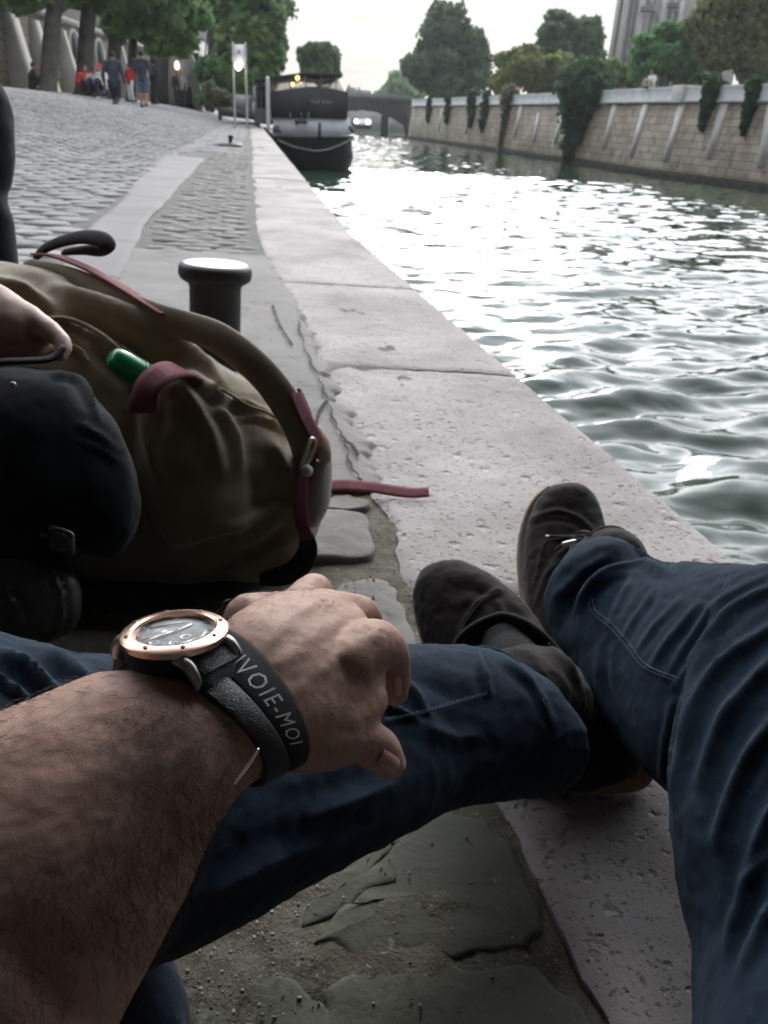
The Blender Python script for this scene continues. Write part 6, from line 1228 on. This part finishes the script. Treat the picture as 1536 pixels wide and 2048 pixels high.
# ================================================================== companion at the left edge
m_slate = MAT('dark_slate_trousers', (.008, .011, .014), .9, (.013, .017, .021), 16, 5, sheen=.1, spec=.15, bump=(('noise', 20, .3, .006), ('weave', 600, .3, .0006))); m_skin2 = MAT('fair_skin', (.46, .30, .24), .5, (.52, .36, .29), 24, 4, sss=.12, bump=(('noise', 90, .2, .002), ('cells', 600, .2, .0004)))
cg = gnd(-420, 1150); comp = thing('person', 'seated companion cut by the left edge: fair hand reaching in, dark slate trousers', 'person', np.array([-.85, .95, 0.0]))
def f2(pts, r): return tube([at(*p) for p in pts], r, 18, 36)
cw = loft([sec((-520, 330, .98), (-560, 520, .93), .032), sec((-260, 430, .97), (-300, 600, .93), .028), sec((-120, 500, .97), (-140, 640, .93), .024), sec((-40, 545, .965), (-70, 690, .925), .024), sec((25, 585, .96), (0, 680, .925), .022), sec((62, 618, .955), (50, 676, .93), .016)], 50, 40)
fin = [f2([(20, 620, .95), (62, 640, .945), (102, 664, .935), (126, 688, .925), (122, 712, .918)], [.019, .0165, .0125, .0105, .008]), f2([(10, 636, .97), (50, 660, .965), (86, 688, .955), (78, 706, .945), (52, 706, .94)], [.018, .014, .011, .009, .007]), f2([(-20, 650, .965), (20, 676, .955), (48, 696, .945), (34, 708, .94), (10, 706, .94)], [.017, .0135, .0105, .0085, .007]), f2([(-50, 660, .96), (-15, 686, .95), (8, 700, .94), (-8, 712, .935), (-28, 710, .94)], [.015, .012, .0095, .008, .0065]), f2([(-10, 600, .97), (50, 640, .985), (95, 676, .975), (118, 706, .955)], [.018, .014, .012, .009])]
elb = at(-520, 330, .98) * .5 + at(-560, 520, .93) * .5; shd = np.array([-.98, 1.0, .50])
armc = tube([elb * 1.0, elb * .5 + np.array([-.95, 1.05, .33]) * .5, np.array([-.98, 1.04, .36])], [.034, .042, .045], 20)
headc = join(lathe([(.001, -.12), (.06, -.10), (.078, -.04), (.082, .04), (.06, .10), (.001, .12)], (-1.02, 1.10, .80), n=24), tube([(-1.02, 1.08, .58), (-1.02, 1.09, .74)], [.055, .055], 16), tube([(-.94, 1.09, .80), (-.92, 1.09, .775)], [.012, .016], 10))
trunkc = tube([(-1.02, 1.02, .16), (-1.02, 1.04, .38), (-1.02, 1.06, .58)], [.13, .14, .07], 24)
V, F = remesh(join(cw, *fin, armc, headc, trunkc, tube([shd, (-1.02, 1.05, .55)], [.05, .06], 14), tube([np.array([-.98, 1.04, .36]), shd], [.045, .05], 14)), .0036, 6); Nn = vnormals(V, F); V = V + Nn * (.0008 * perlin(V * 70))[:, None]
mk('body', (V, F), m_skin2, comp)
mk('nail', nail(at(129, 700, .9115), at(122, 712, .918) - at(126, 688, .925), CR - ray(130, 700) * .3, .011, .009), m_nail, comp)
V, F = remesh(join(tube([(-1.02, 1.00, .10), (-1.02, 1.03, .36), (-1.02, 1.05, .52), (-1.02, 1.06, .60)], [.16, .165, .16, .08], 28), tube([(-1.20, 1.1, .52), (-.98, 1.02, .53), (-.96, 1.02, .40)], [.07, .075, .06], 18)), .009, 4); mk('jacket', (V, F), m_shirt, comp)
kl = loft([sec((-700, 820, 1.0), (-700, 1250, .96), .11), sec((-300, 770, .96), (-300, 1230, .92), .11), sec((-120, 745, .93), (-120, 1215, .90), .10), sec((0, 738, .92), (0, 1190, .90), .095), sec((95, 741, .915), (95, 1150, .90), .09), sec((150, 752, .915), (150, 1110, .905), .08), sec((190, 800, .92), (215, 1120, .91), .070), sec((224, 868, .925), (240, 1100, .92), .055), sec((246, 935, .93), (256, 1060, .93), .03)], 60, 44, 2.3)
V, F = remesh(kl, .0055, 6); V[:, 2] = np.maximum(V[:, 2], .004); Nn = vnormals(V, F); px, py, pd = proj(V); vis = (Nn * (CP - V)).sum(1) > 0
for pl, w_, a_ in [([(160, 850), (200, 872), (236, 905)], 9, .0035), ([(165, 878), (205, 900), (240, 928)], 8, .003), ([(100, 745), (150, 757), (175, 785), (195, 830)], 7, .007)]: ridge(pl, w_, a_)
V = V + Nn * (.002 * perlin(V * 24) + .0008 * perlin(V * 80))[:, None]; mk('trousers', (V, F), m_slate, comp)
k2 = loft([sec((-260, 120, 1.70), (-60, 90, 1.70), .07), sec((-190, 190, 1.72), (0, 166, 1.72), .075), sec((-170, 240, 1.74), (21, 232, 1.74), .075), sec((-165, 300, 1.75), (26, 300, 1.75), .072), sec((-160, 350, 1.76), (22, 348, 1.76), .066), sec((-150, 388, 1.76), (9, 388, 1.76), .06), sec((-145, 430, 1.76), (21, 430, 1.76), .06), sec((-140, 480, 1.77), (28, 478, 1.77), .06), sec((-135, 530, 1.78), (34, 530, 1.78), .06), sec((-130, 640, 1.80), (36, 640, 1.80), .06), sec((-125, 740, 1.84), (30, 740, 1.84), .05)], 70, 40, 2.2)
th2 = tube([at(-140, 150, 1.70), np.array([-1.02, 1.35, .45]), np.array([-1.04, 1.05, .14])], [.075, .085, .10], 24)
V, F = remesh(join(k2, th2), .008, 5); V[:, 2] = np.maximum(V[:, 2], .01); Nn = vnormals(V, F); V = V + Nn * (.003 * perlin(V * 20))[:, None]; mk('trousers', (V, F), m_slate, comp)
mk('shoe', tube([np.array(gnd(-60, 800)) + (0, -.03, .04), np.array(gnd(-20, 770)) + (.06, .0, .04), np.array(gnd(10, 770)) + (.12, .02, .035)], [.045, .05, .038], 16), m_suede, comp)
mk('hair', lathe([(.086, -.03), (.09, .03), (.07, .10), (.001, .13)], (-1.025, 1.10, .80), n=24), m_hair, comp)
# black leather bag on the ground by the companion's knee
m_leath = MAT('black_glossy_leather', (.03, .028, .027), .30, (.045, .041, .039), 60, 5, bump=(('noise', 50, .35, .004), ('cells', 260, .25, .001)))
m_zip = MAT('dark_metal_zip', (.30, .29, .28), .35, metal=1.0)
sb = loft([sec((-420, 1010, .95), (-420, 1330, .93), .07), sec((-150, 1000, .93), (-150, 1330, .91), .08), sec((0, 1022, .92), (0, 1310, .90), .08), sec((62, 1045, .915), (60, 1296, .90), .075), sec((104, 1100, .915), (104, 1282, .905), .06), sec((128, 1165, .92), (122, 1262, .915), .035), sec((133, 1200, .92), (131, 1235, .92), .015)], 50, 36, 2.5)
V, F = remesh(sb, .005, 5); V[:, 2] = np.maximum(V[:, 2], .004); Nn = vnormals(V, F); px, py, pd = proj(V); vis = (Nn * (CP - V)).sum(1) > 0
for pl, w_, a_ in [([(84, 1100), (105, 1150), (126, 1195)], 5, .006), ([(0, 1185), (28, 1212), (40, 1262)], 9, .008), ([(0, 1225), (18, 1250), (36, 1290)], 10, .006), ([(20, 1000), (30, 1030), (45, 1050)], 8, .008), ([(118, 1190), (124, 1230), (108, 1270), (60, 1292)], 6, .006)]: ridge(pl, w_, a_)
lb = thing('leather_bag', 'black glossy leather bag with a zip pull at the left edge beside the jeans', 'bag', (*V.mean(0)[:2], 0)); lbVF = (V, F); mk('bag_body', lbVF, m_leath, lb)
zp = [(-10, 1052), (25, 1056), (60, 1062), (98, 1074)]
mk('zip', tube([at(x, y, .845 - .001 * i) for i, (x, y) in enumerate(zp)], .0035, 8, 60), m_leath, lb)
zl = catmull(np.array([at(x, y - 1, .841 - .001 * i) for i, (x, y) in enumerate(zp)]), 34); mk('zip_teeth', join(*[box(q, (.0022, .0014, .0022)) for q in zl]), m_zip, lb, False)
mk('zip_pull', loft([sec((98, 1062, .838), (100, 1092, .836), .004), sec((112, 1058, .836), (114, 1104, .834), .007), sec((138, 1066, .836), (140, 1112, .834), .007), sec((145, 1072, .837), (147, 1114, .836), .004)], 20, 20, 3.0), m_leath, lb)
mk('pull_frame', tube([at(*p) for p in [(100, 1058, .832), (106, 1054, .832), (142, 1066, .832), (146, 1080, .832)]], .0016, 8, 30), m_zip, lb); mk('edge_cord', tube([at(*p) for p in [(-10, 1040, .85), (25, 1040, .85), (45, 1048, .85), (56, 1058, .85)]], .0026, 8, 30), m_leath, lb)
mk('handle', tube([at(*p) for p in [(-60, 735, .885), (0, 724, .885), (40, 722, .888), (85, 720, .893), (108, 714, .898), (122, 700, .902)]], [.007] * 6, 12, 50, .5), m_web, lb)
mk('glint_dot', lathe([(.001, .002), (.003, .0015), (.0035, -.001)], at(26, 770, .80), -ray(26, 770), 16), m_zip, lb)  # small metal disc stands in for a highlight
# ================================================================== unseen stone vault, added behind and above the camera to shade the foreground
m_vault = MAT('pale_vault_stone', (0.42, 0.41, 0.395), 0.9, (0.52, 0.505, 0.485), 1.2, 6, bump=(('noise', 6, .5, .02),))  # pale so the added vault bounces fill light
vb = thing('shade_vault', 'unseen stone vault added over the quay to shade the foreground', 'bridge', (0, -4, 0))
arc = [(4.6 * math.cos(q), 4.6 * math.sin(q)) for q in np.linspace(0, math.pi, 25)]
VX, VY0, VY1, VZ = -1.2, 2.1, -9.0, -1.4
Rg = []
for yy in (VY0, VY1):
    Rg.append([(VX + x, yy, VZ + z) for x, z in arc] + [(VX - 9, yy, VZ), (VX - 9, yy, 5.2), (VX + 12, yy, 5.2), (VX + 12, yy, VZ)])
Rg = np.array(Rg); n = Rg.shape[1]; V = Rg.reshape(-1, 3)
F = [tuple(range(n)), tuple(range(2 * n - 1, n - 1, -1))] + [(i, (i + 1) % n, n + (i + 1) % n, n + i) for i in range(n)]
mk('vault', (V, F), m_vault, vb, False)
mk('shade_back_wall', box((VX, VY1 - .3, 1.5), (20, .5, 9)), m_vault, vb, False)  # closes the added vault against sky light from behind

# ================================================================== thin evening haze over the river
hz = bpy.data.materials.new('evening_haze'); hz.use_nodes = True; t = hz.node_tree; t.nodes.clear()
pv = N(t, 'ShaderNodeVolumePrincipled'); pv.inputs['Color'].default_value = (0.93, 0.96, 1.0, 1); pv.inputs['Density'].default_value = 0.00035; pv.inputs['Anisotropy'].default_value = 0.3
o_ = N(t, 'ShaderNodeOutputMaterial'); t.links.new(pv.outputs[0], o_.inputs['Volume'])
tag(mk('haze', box((0, 230, 20.5), (900, 560, 47)), hz, None, False), kind='stuff')
scn.cycles.volume_bounces = 0
print('objects', len(bpy.data.objects), 'verts', sum(len(m.vertices) for m in bpy.data.meshes))
